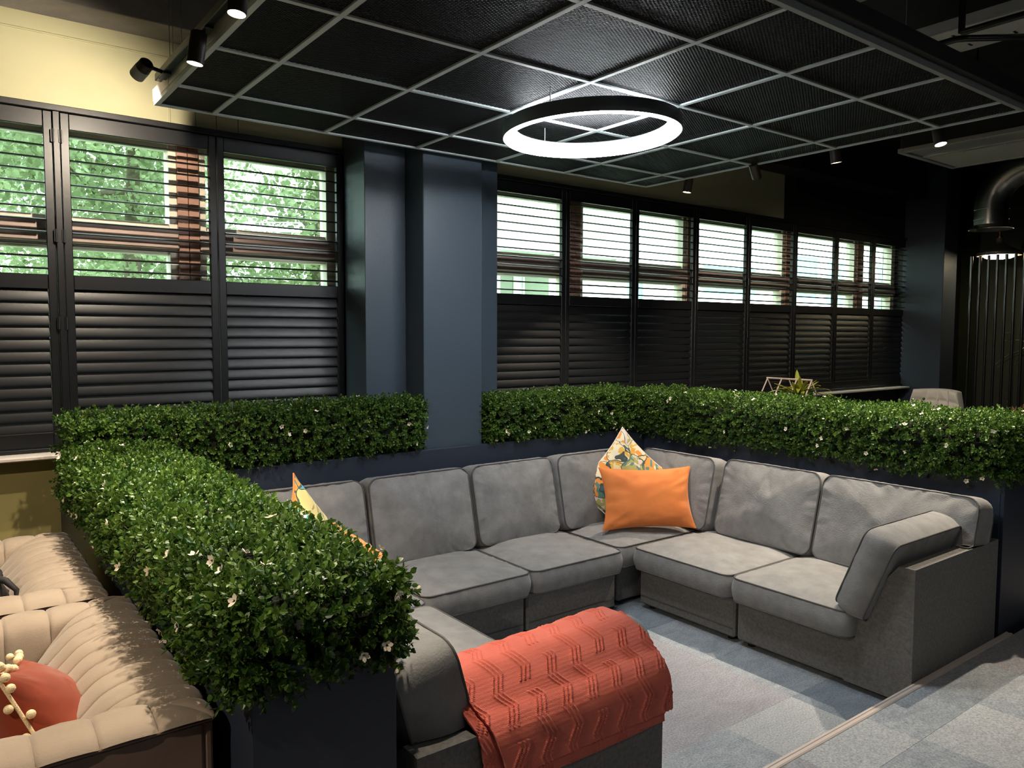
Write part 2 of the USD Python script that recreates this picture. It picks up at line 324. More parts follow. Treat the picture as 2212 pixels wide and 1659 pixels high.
struct('trim_1', extrude_x(prof, .9, 4.62), 'brushed_trim', 'pale metal nosing along the edge of the step down to the sofas', 'floor trim')

wb = struct('wall_back', box(-4.1, 2.9, 4.86, 5.16, 0, 1.1, 0), 'olive_paint', 'window wall painted olive, navy and black around the shutters', 'wall')
obj('wall_panel', box(2.9, 11.6, 4.86, 5.16, 0, 1.1, 0), 'green_paint', wb, label='dark green wall under the long window')
obj('wall_panel', box(-4.1, 7.27, 4.86, 5.16, 2.96, 4.0, 0), 'pale_olive_paint', wb, label='pale olive wall band above the shutters')
obj('wall_panel', box(7.27, 11.6, 4.86, 5.16, 2.96, 4.0, 0), 'black_paint', wb, label='black wall above the far shutters')
obj('wall_panel', box(-4.1, -.28, 4.86, 5.16, 1.1, 2.96, 0), 'olive_paint', wb)
obj('wall_panel', box(2.28, 3.37, 4.86, 5.16, 1.1, 2.96, 0), 'navy_paint', wb)
obj('wall_panel', box(9.93, 11.6, 4.86, 5.16, 1.1, 2.96, 0), 'black_paint', wb)
obj('conduit', cat_([box(-1.2, 1.16, 4.852, 4.861, 3.335, 3.343, .001), box(1.152, 1.16, 4.852, 4.861, 2.97, 3.34, .001)]), 'pale_olive_paint', wb)
for x in (1.3, 1.42, 1.55): obj('panel_joint', box(x, x + .004, 4.857, 4.861, 2.965, 3.33, 0), 'concrete_grey', wb)
struct('wall_left', box(-4.2, -4.0, -5.2, 5.2, 0, 4.0, 0), 'olive_paint', 'plain wall far to the left of the armchairs', 'wall')
struct('wall_right', box(11.5, 11.7, -5.2, 5.2, 0, 4.0, 0), 'green_paint', 'dark green wall behind the black rod screen', 'wall')
struct('wall_front', box(-4.2, 11.7, -5.2, -5.0, 0, 4.0, 0), 'navy_paint', 'navy wall behind the viewer', 'wall')
ce = struct('ceiling', box(-4.2, 11.7, -5.2, 5.2, 3.9, 4.1, 0), 'black_paint', 'black painted soffit above the hung ceiling raft', 'ceiling')
struct('beam', box(-4.0, 3.0, 4.6, 4.86, 3.43, 3.9, .004), 'concrete_grey', 'grey concrete beam along the top of the olive wall', 'beam')
struct('beam', box(3.0, 11.5, 4.6, 4.86, 3.43, 3.9, .004), 'black_paint', 'black painted beam over the far windows', 'beam')
co = struct('column', box(2.53, 2.985, 4.30, 4.86, 0, 3.9, .004), 'column_paint', 'wide navy column between the two shuttered windows', 'column')
obj('side_pier', box(2.235, 2.53, 4.53, 4.86, 0, 3.9, .003), 'column_paint', co)
obj('side_pier', box(2.985, 3.28, 4.53, 4.86, 0, 3.9, .003), 'column_paint', co)
struct('column', box(9.87, 10.22, 4.37, 4.86, 0, 3.9, .004), 'navy_paint', 'dark navy column at the far end of the long window', 'column')

# windows behind the shutters
def window(name, x0, x1, mulls, label):
    w = thing(name, label, 'window', (0, 0, 0), kind='structure')
    y0, y1 = 5.0, 5.1
    obj('outer_frame', cat_([box(x0, x1, y0, y1, 2.88, 2.96), box(x0, x1, y0, y1, 1.1, 1.18), box(x0, x0 + .06, y0, y1, 1.18, 2.88), box(x1 - .06, x1, y0, y1, 1.18, 2.88)]), 'window_bead', w)
    xs = [x0 + .06] + mulls + [x1 - .06]
    for m in mulls:
        obj('mullion', cat_([box(m - .062, m - .002, y0 - .03, y1, 1.18, 2.88), box(m + .002, m + .062, y0 - .03, y1, 1.18, 2.88)]), 'window_timber', w)
    for a, b in zip(xs[:-1], xs[1:]):
        a2, b2 = a + (.062 if a in mulls else 0), b - (.062 if b in mulls else 0)
        obj('transom', cat_([box(a2, b2, y0 - .04, y1, 2.318, 2.375, .006), box(a2, b2, y0 - .05, y1, 2.25, 2.314, .008)]), 'transom_timber', w)
        for z0, z1 in ((1.18, 2.25), (2.375, 2.88)):
            obj('bead', cat_([box(a2, a2 + .045, y0 - .01, y1, z0, z1), box(b2 - .045, b2, y0 - .01, y1, z0, z1), box(a2 + .045, b2 - .045, y0 + .01, y1, z1 - .03, z1), box(a2 + .045, b2 - .045, y0 + .01, y1, z0, z0 + .03)]), 'window_bead', w)
            obj('pane', box(a2 + .044, b2 - .044, 5.05, 5.056, z0 + .028, z1 - .028, 0), 'window_glass', w)
    return w
window('window_1', -.28, 2.28, [1.28], 'left window behind dark shutters, leafy trees outside')
window('window_2', 3.37, 9.93, [4.42, 5.93, 7.56, 9.04], 'long right window behind dark shutters, pale building outside')
struct('window_sill', box(-.33, 2.22, 4.69, 5.0, 1.078, 1.1, .005), 'white_sill', 'pale sill under the left shutters behind the hedge', 'window sill')
struct('window_sill', box(3.33, 9.80, 4.69, 5.0, 1.078, 1.1, .005), 'white_sill', 'long pale sill under the right shutters', 'window sill')

# shutters
PW, SZ0, SZ1 = .8155, 1.125, 2.93
def louvre_mesh(z, tilt, depth=.072):
    a = np.linspace(0, 2 * np.pi, 14, endpoint=False); y, zz = depth / 2 * np.cos(a), .0055 * np.sin(a)
    t = math.radians(tilt); Y, Z = y * math.cos(t) - zz * math.sin(t), y * math.sin(t) + zz * math.cos(t)
    return loft([np.stack([np.full(14, x), Y + .018, Z + z], 1) for x in (.044, PW - .044)])
def make_shutter(label, loc):
    t = thing('louvred_shutter', label, 'shutter', loc)
    for x in (0.001, PW - .043): obj('stile', box(x, x + .042, 0, .034, SZ0, SZ1, .003), 'shutter_paint', t)
    obj('top_rail', box(.043, PW - .043, .003, .031, 2.845, SZ1, .003), 'shutter_paint', t)
    obj('middle_rail', box(.043, PW - .043, .003, .031, 1.983, 2.062, .003), 'shutter_paint', t)
    obj('bottom_rail', box(.043, PW - .043, .003, .031, SZ0, 1.205, .003), 'shutter_paint', t)
    for k in range(12): obj('louvre', louvre_mesh(2.062 + (k + .5) * .0653, 7), 'shutter_paint', t, smooth=40)
    for k in range(12): obj('louvre', louvre_mesh(1.205 + (k + .5) * .0648, 72), 'shutter_paint', t, smooth=40)
    return t
YS = 4.838
ords = ['first', 'second', 'third', 'fourth', 'fifth', 'sixth', 'seventh', 'eighth']
sh = make_shutter('dark shutter panel at the left picture edge, left of the double hinges', (-.2575, YS, 0))
dup(sh, (.594, YS, 0), 'dark shutter panel just right of the double hinges, brown mullion behind it')
dup(sh, (1.4125, YS, 0), 'dark shutter panel next to the navy column, lower louvres lit by the lamp')
for k in range(8):
    dup(sh, (3.385 + .8165 * k, YS, 0), f'{ords[k]} dark shutter panel right of the navy column in the long window')
f1 = thing('shutter_surround', 'dark frame and hinge post around the three left shutter panels', 'shutter frame')
for b in ((-.275, 2.275, 2.932, 2.965), (-.275, 2.275, 1.1, 1.122)): obj('rail', box(b[0], b[1], 4.822, 4.88, b[2], b[3], .003), 'shutter_paint', f1)
for x0, x1 in ((-.275, -.258), (.559, .592), (2.235, 2.275)): obj('post', box(x0, x1, 4.826, 4.88, 1.122, 2.932, .003), 'shutter_paint', f1)
for x in (.557, .594):
    for z in (2.80, 2.27, 1.80, 1.25):
        obj('hinge', cat_([cyl((x, 4.823, z - .035), (x, 4.823, z + .035), .0055, 10), box(x - .01, x + .01, 4.822, 4.827, z - .034, z + .034, .001)]), 'shutter_paint', f1)
f2 = thing('shutter_surround', 'dark frame around the eight shutter panels of the long window', 'shutter frame')
for b in ((3.37, 9.93, 2.932, 2.965), (3.37, 9.93, 1.1, 1.122)): obj('rail', box(b[0], b[1], 4.822, 4.88, b[2], b[3], .003), 'shutter_paint', f2)
for x0, x1 in ((3.37, 3.383), (9.918, 9.93)): obj('post', box(x0, x1, 4.826, 4.88, 1.122, 2.932, .003), 'shutter_paint', f2)
for k in (2, 4, 6):
    for z in (2.75, 2.28, 1.75, 1.3): obj('hinge', cyl((3.385 + .8165 * k - .002, 4.832, z - .035), (3.385 + .8165 * k - .002, 4.832, z + .035), .0055, 10), 'shutter_paint', f2)

# ---------------------------------------------------------------- hung ceiling raft
ra = thing('ceiling_raft', 'suspended black mesh ceiling raft with pale grid bars over the sofas', 'ceiling raft')
AX = [.94, 1.214, 1.822, 2.420, 3.022, 3.617, 4.217, 4.453]; BY = [1.62, 2.027, 2.627, 3.227, 3.816, 4.192]
ZC = 2.88
for x in AX[1:-1]: obj('grid_bar', box(x - .012, x + .012, BY[0] + .012, BY[-1] - .012, ZC, ZC + .035, .001), 'grid_metal', ra)
for y in BY[1:-1]:
    for a, b in zip(AX[:-1], AX[1:]): obj('grid_bar', box(a + .0122, b - .0122, y - .012, y + .012, ZC, ZC + .033, .001), 'grid_metal', ra)
for y, s in ((BY[0], 1), (BY[-1], -1)): obj('edge_trim', box(AX[0], AX[-1], y - .012, y + .012, ZC, ZC + (.06 if s < 0 else .075), .001), 'grid_metal' if s < 0 else 'fascia_metal', ra)
obj('edge_trim', box(AX[0] - .012, AX[0] + .012, BY[0] - .012, BY[-1] + .012, ZC, ZC + .02, .001), 'grid_metal', ra)
obj('fascia', box(AX[0] - .014, AX[0] - .002, BY[0], BY[-1] + .012, ZC + .02, ZC + .075, .001), 'fascia_metal', ra)
obj('fascia_end', box(AX[0] - .0155, AX[0] - .0005, BY[-1] - .30, BY[-1] + .013, ZC + .019, ZC + .077, .001), 'fascia_white', ra)
obj('edge_trim', box(AX[-1] - .012, AX[-1] + .012, BY[0] - .012, BY[-1] + .012, ZC, ZC + .06, .001), 'grid_metal', ra)
for a, b in zip(AX[:-1], AX[1:]):
    for c, d in zip(BY[:-1], BY[1:]):
        obj('mesh_tile', box(a + .013, b - .013, c + .013, d - .013, ZC + .008, ZC + .0095, 0), 'mesh_tile', ra)
for x, y in ((1.0, 4.1), (1.0, 2.2), (4.4, 4.1), (4.4, 2.2), (2.7, 4.1), (2.42, 2.03), (.965, 4.02), (.965, 3.8)):
    obj('hanger_wire', cyl((x, y, ZC + .03), (x, y, 3.9), .0018, 6), 'wire_steel', ra)
obj('side_channel', box(1.0, AX[-1], BY[0] - .05, BY[0] - .013, ZC + .03, ZC + .10, .003), 'track_black', ra)
fd = thing('flexible_duct', 'silver flexible duct glimpsed through the mesh ceiling tiles', 'duct')
s = np.linspace(0, 1, 140)
obj('hose', tube(np.stack([1.2 + 1.6 * s, 2.35 + .15 * np.sin(5 * s) + .1 * s, 3.16 + .05 * np.sin(7 * s)], 1), .085 + .006 * np.sin(np.arange(140) * 1.57), 16), 'unit_steel', fd, smooth=40)
obj('hanging_strap', cyl((2.0, 2.4, 3.25), (2.0, 2.4, 3.9), .003, 6), 'wire_steel', fd)

# ring lamp
RX, RY, RZ = 2.715, 2.935, 2.748
rl = thing('ring_lamp', 'large glowing ring pendant lamp with dark rim under the mesh ceiling', 'lamp', (RX, RY, RZ))
tilt = trimesh.transformations.rotation_matrix(math.radians(-1.9), [.68, .73, 0])
obj('housing', moved(lathe([(.4515, .001), (.4515, .064), (.447, .068), (.390, .068), (.387, .065), (.387, .061), (.4485, .001), (.4515, .001)], 96), tilt), 'ring_housing', rl, smooth=40)
obj('diffuser', moved(lathe([(.4475, .003), (.440, -.006), (.425, -.007), (.408, .004), (.396, .022), (.387, .042), (.3845, .060), (.3875, .061), (.4475, .003)], 96), tilt), 'ring_glow', rl, smooth=50)
for a in (200, 330, 85):
    x, y = .42 * math.cos(math.radians(a)), .42 * math.sin(math.radians(a))
    obj('suspension_wire', cyl((x, y, .062), (x, y, ZC - RZ + .005), .0025, 6), 'wire_steel', rl)

# spotlights on their tracks
def spot_light(parent, name, pos, direction, power, angle, color=(1, .85, .66), soft=.6, r=.02):
    l = UsdLux.SphereLight.Define(stage, f'{parent.GetPath()}/{name}')
    l.CreateRadiusAttr(r); l.CreateIntensityAttr(power); l.CreateColorAttr(Gf.Vec3f(*color)); l.CreateNormalizeAttr(True)
    sp = UsdLux.ShapingAPI.Apply(l.GetPrim()); sp.CreateShapingConeAngleAttr(angle); sp.CreateShapingConeSoftnessAttr(soft)
    d = np.array(direction, float); d /= np.linalg.norm(d)
    z = -d; ref = np.array([0, 1.0, 0]) if abs(z[2]) > .9 else np.array([0, 0, 1.0])
    x = np.cross(ref, z); x /= np.linalg.norm(x); y = np.cross(z, x)
    l.AddTransformOp().Set(Gf.Matrix4d(*[float(v) for v in (*x, 0, *y, 0, *z, 0, *pos, 1)]))
def track_spot(x, y, z, d, label, power, angle=44, side=1, body='lamp_brown', head=None, L=.125, tx=None):
    """A can of length L whose lens centre is at (x, y, z), shining along d, hung from the track."""
    t = thing('track_spotlight', label, 'spotlight', (x, y, z))
    d = np.array(d, float); d /= np.linalg.norm(d); up = -d
    T = frame((0, 0, 0), np.cross([.3, 1, .2], up), np.cross(up, np.cross([.3, 1, .2], up)))
    obj('body', moved(lathe([(.0, L), (.026, L), (.031, L - .006), (.0325, L * .5), (.0325, .0), (.030, .0), (.029, .008), (0, .008)], 28), T), body, t, smooth=40)
    if head: obj('front_ring', moved(lathe([(.0335, .0), (.0335, .055), (.0328, .055), (.0328, .0), (.0335, 0)], 28), T), head, t, smooth=40)
    obj('lens', moved(lathe([(0, .0065), (.0285, .0065), (.0285, .0045), (.015, .002), (0, .001)], 24), T), 'warm_lens', t, smooth=60)
    top = up * L * .8; hook = np.array([(tx if tx is not None else .91 if side > 0 else 4.49) - x, 0, 2.95 - z])
    obj('arm', cat_([cyl(tuple(top), tuple(hook), .009, 10), box(hook[0] - .018, hook[0] + .018, -.05, .05, hook[2] - .018, hook[2] - .006, .003)]), 'track_black', t)
    spot_light(t, 'beam', tuple(d * .03), d, power * SPOT, angle)
    return t
tr = thing('lighting_track', 'black lighting track with silver side along the left edge of the ceiling raft', 'lighting track')
obj('rail', box(.895, .925, 1.3, 4.02, 2.945, 2.98, .003), 'track_black', tr)
tr2 = thing('lighting_track', 'black lighting track along the right edge of the ceiling raft', 'lighting track')
obj('rail', box(4.475, 4.505, 1.3, 4.02, 2.945, 2.98, .003), 'track_black', tr2)
track_spot(.865, 2.70, 2.825, (-.12, -.05, -1), 'lit brown spotlight cut by the top edge, above the left track', 19)
track_spot(.865, 3.22, 2.802, (-.14, .06, -1), 'lit brown spotlight hanging straight down near the raft corner', 22)
track_spot(.79, 3.885, 2.915, (-.30, .86, -.42), 'small spotlight with pale front turned towards the olive wall', 12, 68, body='track_black', head='lamp_grey', L=.095)
track_spot(4.525, 3.85, 2.80, (-.1, .12, -1), 'lit slim spotlight at the far raft corner, nearest the olive patch', 20, side=-1)
track_spot(4.525, 3.24, 2.815, (.75, .26, -.58), 'unlit-looking dark spotlight tilted away over the olive patch', 24, side=-1)
track_spot(4.525, 2.665, 2.812, (.15, -.05, -1), 'lit spotlight on the right track against the black wall', 26, side=-1)
track_spot(4.525, 2.045, 2.806, (-.1, -.25, -1), 'lit spotlight in front of the steel air unit', 24, side=-1)
track_spot(.865, 1.85, 2.825, (-.25, .12, -1), 'unseen spotlight on the left track, placed to light the near end of the hedge', 12)  # out of view, placed to light the near hedge end and armchair
tr3 = thing('lighting_track', 'unseen black lighting track left of the picture, holding the spotlight for the armchairs', 'lighting track')  # out of view, only carries the unseen spotlight below
obj('rail', box(-1.515, -1.485, .2, 3.2, 2.945, 2.98, .003), 'track_black', tr3)
for y in (.5, 2.9): obj('hanger_rod', cyl((-1.5, y, 2.98), (-1.5, y, 3.9), .004, 6), 'black_metal', tr3)
unseen_spot = track_spot(-1.53, 1.3, 2.82, (.62, .48, -1), 'unseen spotlight left of the picture, placed to light the armchairs', 17, 50, tx=-1.5)  # out of view, placed to light the shaded side of the armchairs

# linear pendants behind the viewer (right one shows as a reflection in the left window; left one is unseen, placed to light the armchairs)
def linear_lamp(x0, x1, y, z, label, group):
    t = thing('linear_pendant', label, 'lamp', (x0, y, z), group=group)
    w = x1 - x0
    obj('housing', box(0, w, -.035, .035, 0, .05, .004), 'lamp_grey', t)
    obj('diffuser', box(.01, w - .01, -.03, .03, -.012, -.001, .004), 'cool_tube', t)
    for x in (.1, w - .1): obj('suspension_wire', cyl((x, 0, .05), (x, 0, 3.9 - z), .002, 6), 'wire_steel', t)
for x0, y, nm in ((3.4, -1.0, 'right one'), (.6, -1.2, 'unseen left one')):
    linear_lamp(x0, x0 + 1.2, y, 3.2, f'slim linear pendant lamp behind the viewer, {nm} of two', 'linear pendants behind the viewer')

# ---------------------------------------------------------------- planters
def planter(label, x0, x1, y0, y1, inner):
    t = thing('planter_box', label, 'planter', (x0, y0, 0))
    w, d = x1 - x0, y1 - y0
    obj('front_panel' if inner == 'y' else 'side_panel', box(0, w, 0, .02, 0, 1.0, .002), 'planter_paint', t)
    obj('side_panel', box(0, w, d - .02, d, 0, 1.0, .002), 'planter_paint', t)
    obj('end_panel', box(0, .02, .0205, d - .0205, 0, 1.0, .002), 'planter_paint', t)
    obj('end_panel', box(w - .02, w, .0205, d - .0205, 0, 1.0, .002), 'planter_paint', t)
    obj('soil', box(.021, w - .021, .021, d - .021, .3, .95, 0), 'soil', t)
    return t
planter('tall dark planter with its narrow end facing the viewer beside the throw', .53, .888, 1.65, 4.80, 'x')
planter('tall navy planter behind the sofa run at right, end lit brown', 4.53, 4.95, 1.65, 4.80, 'x')
pa = planter('navy planter board along the foot of the column behind the long sofa run', .895, 4.523, 4.25, 4.29, 'y')
planter('navy trough under the hedge left of the column', .895, 2.515, 4.296, 4.515, 'y')
planter('navy trough under the hedge right of the column', 3.0, 4.523, 4.296, 4.515, 'y')

# ---------------------------------------------------------------- hedges of artificial box
def leaf(L, W, fold=.25, curl=.15):
    y = np.array([0, .3, .68, 1.0]) * L; w = np.array([0, .82, .78, 0]) * W / 2
    mid = np.stack([0 * y, y, -curl * L * (y / L) ** 2], 1)
    V = [mid[0], mid[1], mid[2], mid[3]]
    for s in (-1, 1):
        for k in (1, 2): V.append(mid[k] + [s * w[k], 0, fold * w[k]])
    F = [(0, 1, 4), (1, 2, 5), (1, 5, 4), (2, 3, 5), (0, 6, 1), (1, 7, 2), (1, 6, 7), (2, 7, 3)]
    return np.array(V), np.array(F)
def sprig(r, H=.046, pairs=4, L=.0172, W=.0128):
    ms = []
    for k in range(pairs):
        z = H * (k + .4) / pairs; a0 = k * math.pi / 2 + r.uniform(-.4, .4)
        for s in (0, 1):
            V, F = leaf(L * r.uniform(.8, 1.15), W * r.uniform(.85, 1.15), r.uniform(.1, .4), r.uniform(-.1, .3))
            el = math.radians(r.uniform(18, 50) if k < pairs - 1 else r.uniform(40, 70)); a = a0 + s * math.pi + r.uniform(-.3, .3)
            c, sn = math.cos(el), math.sin(el)
            V = np.stack([V[:, 0], V[:, 1] * c - V[:, 2] * sn, V[:, 1] * sn + V[:, 2] * c], 1)
            ca, sa = math.cos(a), math.sin(a)
            V = np.stack([V[:, 0] * ca - V[:, 1] * sa, V[:, 0] * sa + V[:, 1] * ca, V[:, 2] + z], 1)
            ms.append(trimesh.Trimesh(V, F, process=False))
    ms.append(cyl((0, 0, -.015), (0, 0, H * .9), .0009, 3))
    return cat_(ms)
SPRIGS = [sprig(np.random.default_rng(50 + i)) for i in range(6)]
def quat_to(n, r):
    """Rotation matrices whose z axes are n, with random spin."""
    ref = np.where(np.abs(n[:, 2:]) < .9, [[0, 0, 1.0]], [[1.0, 0, 0]])
    x = np.cross(ref, n); x /= np.linalg.norm(x, axis=1, keepdims=True); y = np.cross(n, x)
    a = r.uniform(0, 2 * np.pi, len(n)); c, s = np.cos(a)[:, None], np.sin(a)[:, None]
    return np.stack([x * c + y * s, -x * s + y * c, n], 2)
def instancer(path, protos, matname, P, Rm, S, idx):
    pi = UsdGeom.PointInstancer.Define(stage, path)
    for k, m in enumerate(protos):
        usdkit.mesh(stage, f'{path}/sprig_{k:03d}', m, MATS[matname]); pi.GetPrototypesRel().AddTarget(f'{path}/sprig_{k:03d}')
    from scipy.spatial.transform import Rotation
    q = Rotation.from_matrix(Rm).as_quat()
    pi.CreatePositionsAttr(Vt.Vec3fArray.FromNumpy(P.astype(np.float32)))
    pi.CreateOrientationsAttr(Vt.QuathArray([Gf.Quath(float(w), float(x), float(y), float(z)) for x, y, z, w in q]))
    pi.CreateScalesAttr(Vt.Vec3fArray.FromNumpy(np.repeat(S[:, None], 3, 1).astype(np.float32)))
    pi.CreateProtoIndicesAttr(Vt.IntArray.FromNumpy(idx.astype(np.int32)))
    return pi.GetPrim()
def hedge_points(b, n, r, round_=.11, skip=()):
    lo, hi = np.array(b[0::2], float), np.array(b[1::2], float); d = hi - lo
    areas = np.array([d[1] * d[2], d[1] * d[2], d[0] * d[2], d[0] * d[2], d[0] * d[1], d[0] * d[1] * .25])
    for k in skip: areas[k] = 0
    f = r.choice(6, n, p=areas / areas.sum()); P = lo + d * r.random((n, 3))
    for k in range(6):
        ax = k // 2; sel = f == k; P[sel, ax] = (hi if k in (1, 3, 4) else lo)[ax]
    Q = np.clip(P, lo + round_, np.maximum(hi - round_, lo + round_)); v = P - Q; N = v / (np.linalg.norm(v, axis=1, keepdims=True) + 1e-9)
    return Q + N * round_, N
def flower_mesh(r):
    ms = []
    for k in range(5):
        V, F = leaf(.0135, .0125, .1, -.2); a = k * 2 * math.pi / 5 + r.uniform(-.1, .1); el = math.radians(r.uniform(5, 35))
        V = np.stack([V[:, 0], V[:, 1] * math.cos(el) + .002, V[:, 1] * math.sin(el) + V[:, 2]], 1)
        ms.append(trimesh.Trimesh(np.stack([V[:, 0] * math.cos(a) - V[:, 1] * math.sin(a), V[:, 0] * math.sin(a) + V[:, 1] * math.cos(a), V[:, 2]], 1), F, process=False))
    return cat_(ms)
def hedge(label, b, seed, flowers, density=2100, near=0, skip=()):
    r = np.random.default_rng(seed)
    t = thing('box_hedge', label, 'hedge')
    lo, hi = np.array(b[0::2]), np.array(b[1::2]); d = hi - lo
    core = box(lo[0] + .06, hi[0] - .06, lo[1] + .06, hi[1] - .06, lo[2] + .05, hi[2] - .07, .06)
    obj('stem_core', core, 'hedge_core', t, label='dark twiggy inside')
    area = 2 * d[1] * d[2] + 2 * d[0] * d[2] + 1.25 * d[0] * d[1]; n = int(area * density)
    P, N = hedge_points(b, n, r, .10, skip)
    P = P + N * ((meshkit.fbm(P * 7 + seed, 3, seed) - .5) * .075 - r.random(n) ** 1.5 * .045 - .022)[:, None]
    D = N + r.normal(0, .42, (n, 3)) + [0, 0, .18]; D /= np.linalg.norm(D, axis=1, keepdims=True)
    Rm = quat_to(D, r); S = r.uniform(.75, 1.25, n); idx = r.integers(0, len(SPRIGS), n)
    if near:      # the sprigs that show largest stay parts of their own
        dist = np.linalg.norm(P - [0, 0, 1.75], axis=1) + .35 * r.random(n) + np.where((N @ np.array([-.55, -.75, .4])) > .2, 0, 9)
        pick = np.argsort(dist)[:near]; rest = np.ones(n, bool); rest[pick] = False
        for k in pick:
            T = np.eye(4); T[:3, :3] = Rm[k] * S[k]; T[:3, 3] = P[k]; obj('leaf_sprig', moved(SPRIGS[idx[k]], T), 'box_leaf', t)
        P, Rm, S, idx = P[rest], Rm[rest], S[rest], idx[rest]
    pi = instancer(f'{t.GetPath()}/foliage', SPRIGS, 'box_leaf', P, Rm, S, idx)
    tag(pi, 'small glossy green box leaves', kind='stuff')
    P, N = hedge_points(b, flowers, r, .10, skip)
    Rm = quat_to((N + r.normal(0, .35, N.shape)) / np.linalg.norm(N, axis=1, keepdims=True), r)
    for k in range(flowers):
        T = np.eye(4); T[:3, :3] = Rm[k] / np.linalg.norm(Rm[k], axis=0); T[:3, 3] = P[k] + N[k] * .02
        obj('flower', moved(flower_mesh(r), T), 'petal_white', t)
    return t
hedge('low box hedge on the near left planter, running from the window wall to the viewer', (.45, .93, 1.585, 4.22, .92, 1.205), 11, 70, near=200)
hedge('darker box hedge in front of the left shutters, ending at the column', (.46, 2.52, 4.20, 4.525, .99, 1.335), 12, 30, skip=(0,))
hedge('box hedge in front of the long window just right of the column', (2.99, 4.46, 4.20, 4.525, .985, 1.325), 13, 26, skip=(1,))
hedge('box hedge along the right planter behind the sofa, lit bright from above', (4.42, 4.985, 1.575, 4.53, .945, 1.30), 14, 80)

# ---------------------------------------------------------------- modular sofa
def sofa(label, loc, rz, w, D, seat=None, backs=(), arm=None, seat_d=.72, base=None, seed=0, back_y=(.53, .64), skirt=True):
    """Local axes: x along the front, y from the front (0) to the back (D)."""
    t = thing('sofa_module', label, 'sofa', loc, rz, 'grey sofa modules set in a U')
    b = base or (0.006, w - .006, .066, D)
    obj('base', box(b[0], b[1], b[2], b[3], .03, .275, .012), 'sofa_base_cloth', t, smooth=30)
    obj('back_frame', box(b[0], b[1], D - .13, D, .27, .62, .02), 'sofa_base_cloth', t, smooth=30)
    for x in (b[0] + .06, b[1] - .06):
        for y in (b[2] + .06, b[3] - .06): obj('foot', cyl((x, y, 0), (x, y, .032), .022, 12), 'black_foot', t)
    if skirt: obj('skirt_seam', tube([(b[0] + .012, b[2] - .001, .085), (b[1] - .012, b[2] - .001, .085)], .0035, 6), 'sofa_piping', t)
    sx0, sx1 = seat or (0, w)
    m, a, c = box_cushion(sx1 - sx0 - .008, seat_d, .13, .042, .055, seed, .007)
    T = frame(((sx0 + sx1) / 2, seat_d / 2, .335), (1, 0, 0), (0, 1, 0))
    sc = obj('seat_cushion', moved(m, T), 'sofa_velvet', t, smooth=True)
    for e in (a, c): obj('piping', tube(tp(e, T), .0046, 6, True), 'sofa_piping', sc, smooth=True)
    for k, (kind, p0, p1) in enumerate(backs):
        if kind == 'back':        # across the back, from x = p0 to p1, leaning
            bw = p1 - p0; dy = back_y[1] - back_y[0]; H = .47; up = np.array([0, dy, H]); up /= np.linalg.norm(up)
            o = np.array([(p0 + p1) / 2, (back_y[0] + back_y[1]) / 2, .435 + H / 2]); X = np.array([1.0, 0, 0])
        else:                     # along a side: x position of its face at the bottom, spanning y
            bw = p1[1] - p1[0]; H = .46; s = kind; up = np.array([s * .11, 0, H]); up /= np.linalg.norm(up)
            o = np.array([p0 + s * .055, (p1[0] + p1[1]) / 2, .435 + H / 2]); X = np.array([0, -s * 1.0, 0])
        T = frame(o, X, up); T[:3, 3] -= T[:3, 2] * .095
        m, a, c = box_cushion(bw - .01, H + .03, .19, .045, .06, seed * 5 + k + 1, .007, drape=.006)
        m = moved(m, T); a, c = tp(a, T), tp(c, T)
        if arm:                   # the cushion rests on the arm where it reaches over it
            for pts in (m.vertices, a, c):
                xa = pts[:, 0] if arm > 0 else w - pts[:, 0]
                pts[:, 2] = np.maximum(pts[:, 2], np.interp(xa, [w - .33, w - .31, w - .19, w - .075, w], [.27, .355, .535, .675, .675]))
        bc = obj('back_cushion', m, 'sofa_velvet', t, smooth=True)
        for e in (a, c): obj('piping', tube(e, .0046, 6, True), 'sofa_piping', bc, smooth=True)
    if arm:
        P = [(w, .03), (w, .67), (w - .075, .67), (w - .19, .53), (w - .31, .35), (w - .33, .27), (w - .33, .03)]
        if arm < 0: P = [(w - x, z) for x, z in P]
        obj('arm', extrude_y(P, b[2] - .001, D - .001), 'sofa_base_cloth', t)
        f = (lambda x: x) if arm > 0 else (lambda x: w - x)
        up = np.array([arm * .15, 0, .39]); up /= np.linalg.norm(up)
        bx, H = w - .36, .43 if arm > 0 else .335
        o = np.array([f(bx + .075), .36, .43 + .195]); T = frame(o, (0, -1.0 * arm, 0), up); T[:3, 3] -= T[:3, 2] * .075
        m, a, c = box_cushion(.70, H, .15, .035, .05, seed * 3 + 2, .006)
        ac = obj('arm_cushion', moved(m, T), 'sofa_velvet', t, smooth=True)
        for e in (a, c): obj('piping', tube(tp(e, T), .0046, 6, True), 'sofa_piping', ac, smooth=True)
    return t
YA = 3.335
sofa('grey sofa seat module in the middle of the back run, left of the other', (1.952, YA, 0), 0, .714, .90, backs=[('back', 0.01, .70)], seed=3)
sofa('grey sofa seat module in the back run, just left of the corner with cushions', (2.672, YA, 0), 0, .722, .90, backs=[('back', 0, .66)], seed=4)
sofa('grey sofa module in the front-facing right run, between corner and arm end', (3.50, 3.372, 0), -90, .742, .975, backs=[('back', .13, .84)], seed=5, back_y=(.63, .755), seat_d=.76)
sofa('grey sofa end module at right with sloping arm beside the step', (3.50, 2.625, 0), -90, .975, .975, seat=(0, .70), backs=[('back', .10, .97)], arm=1, seed=6, back_y=(.63, .755), seat_d=.76, skirt=False)
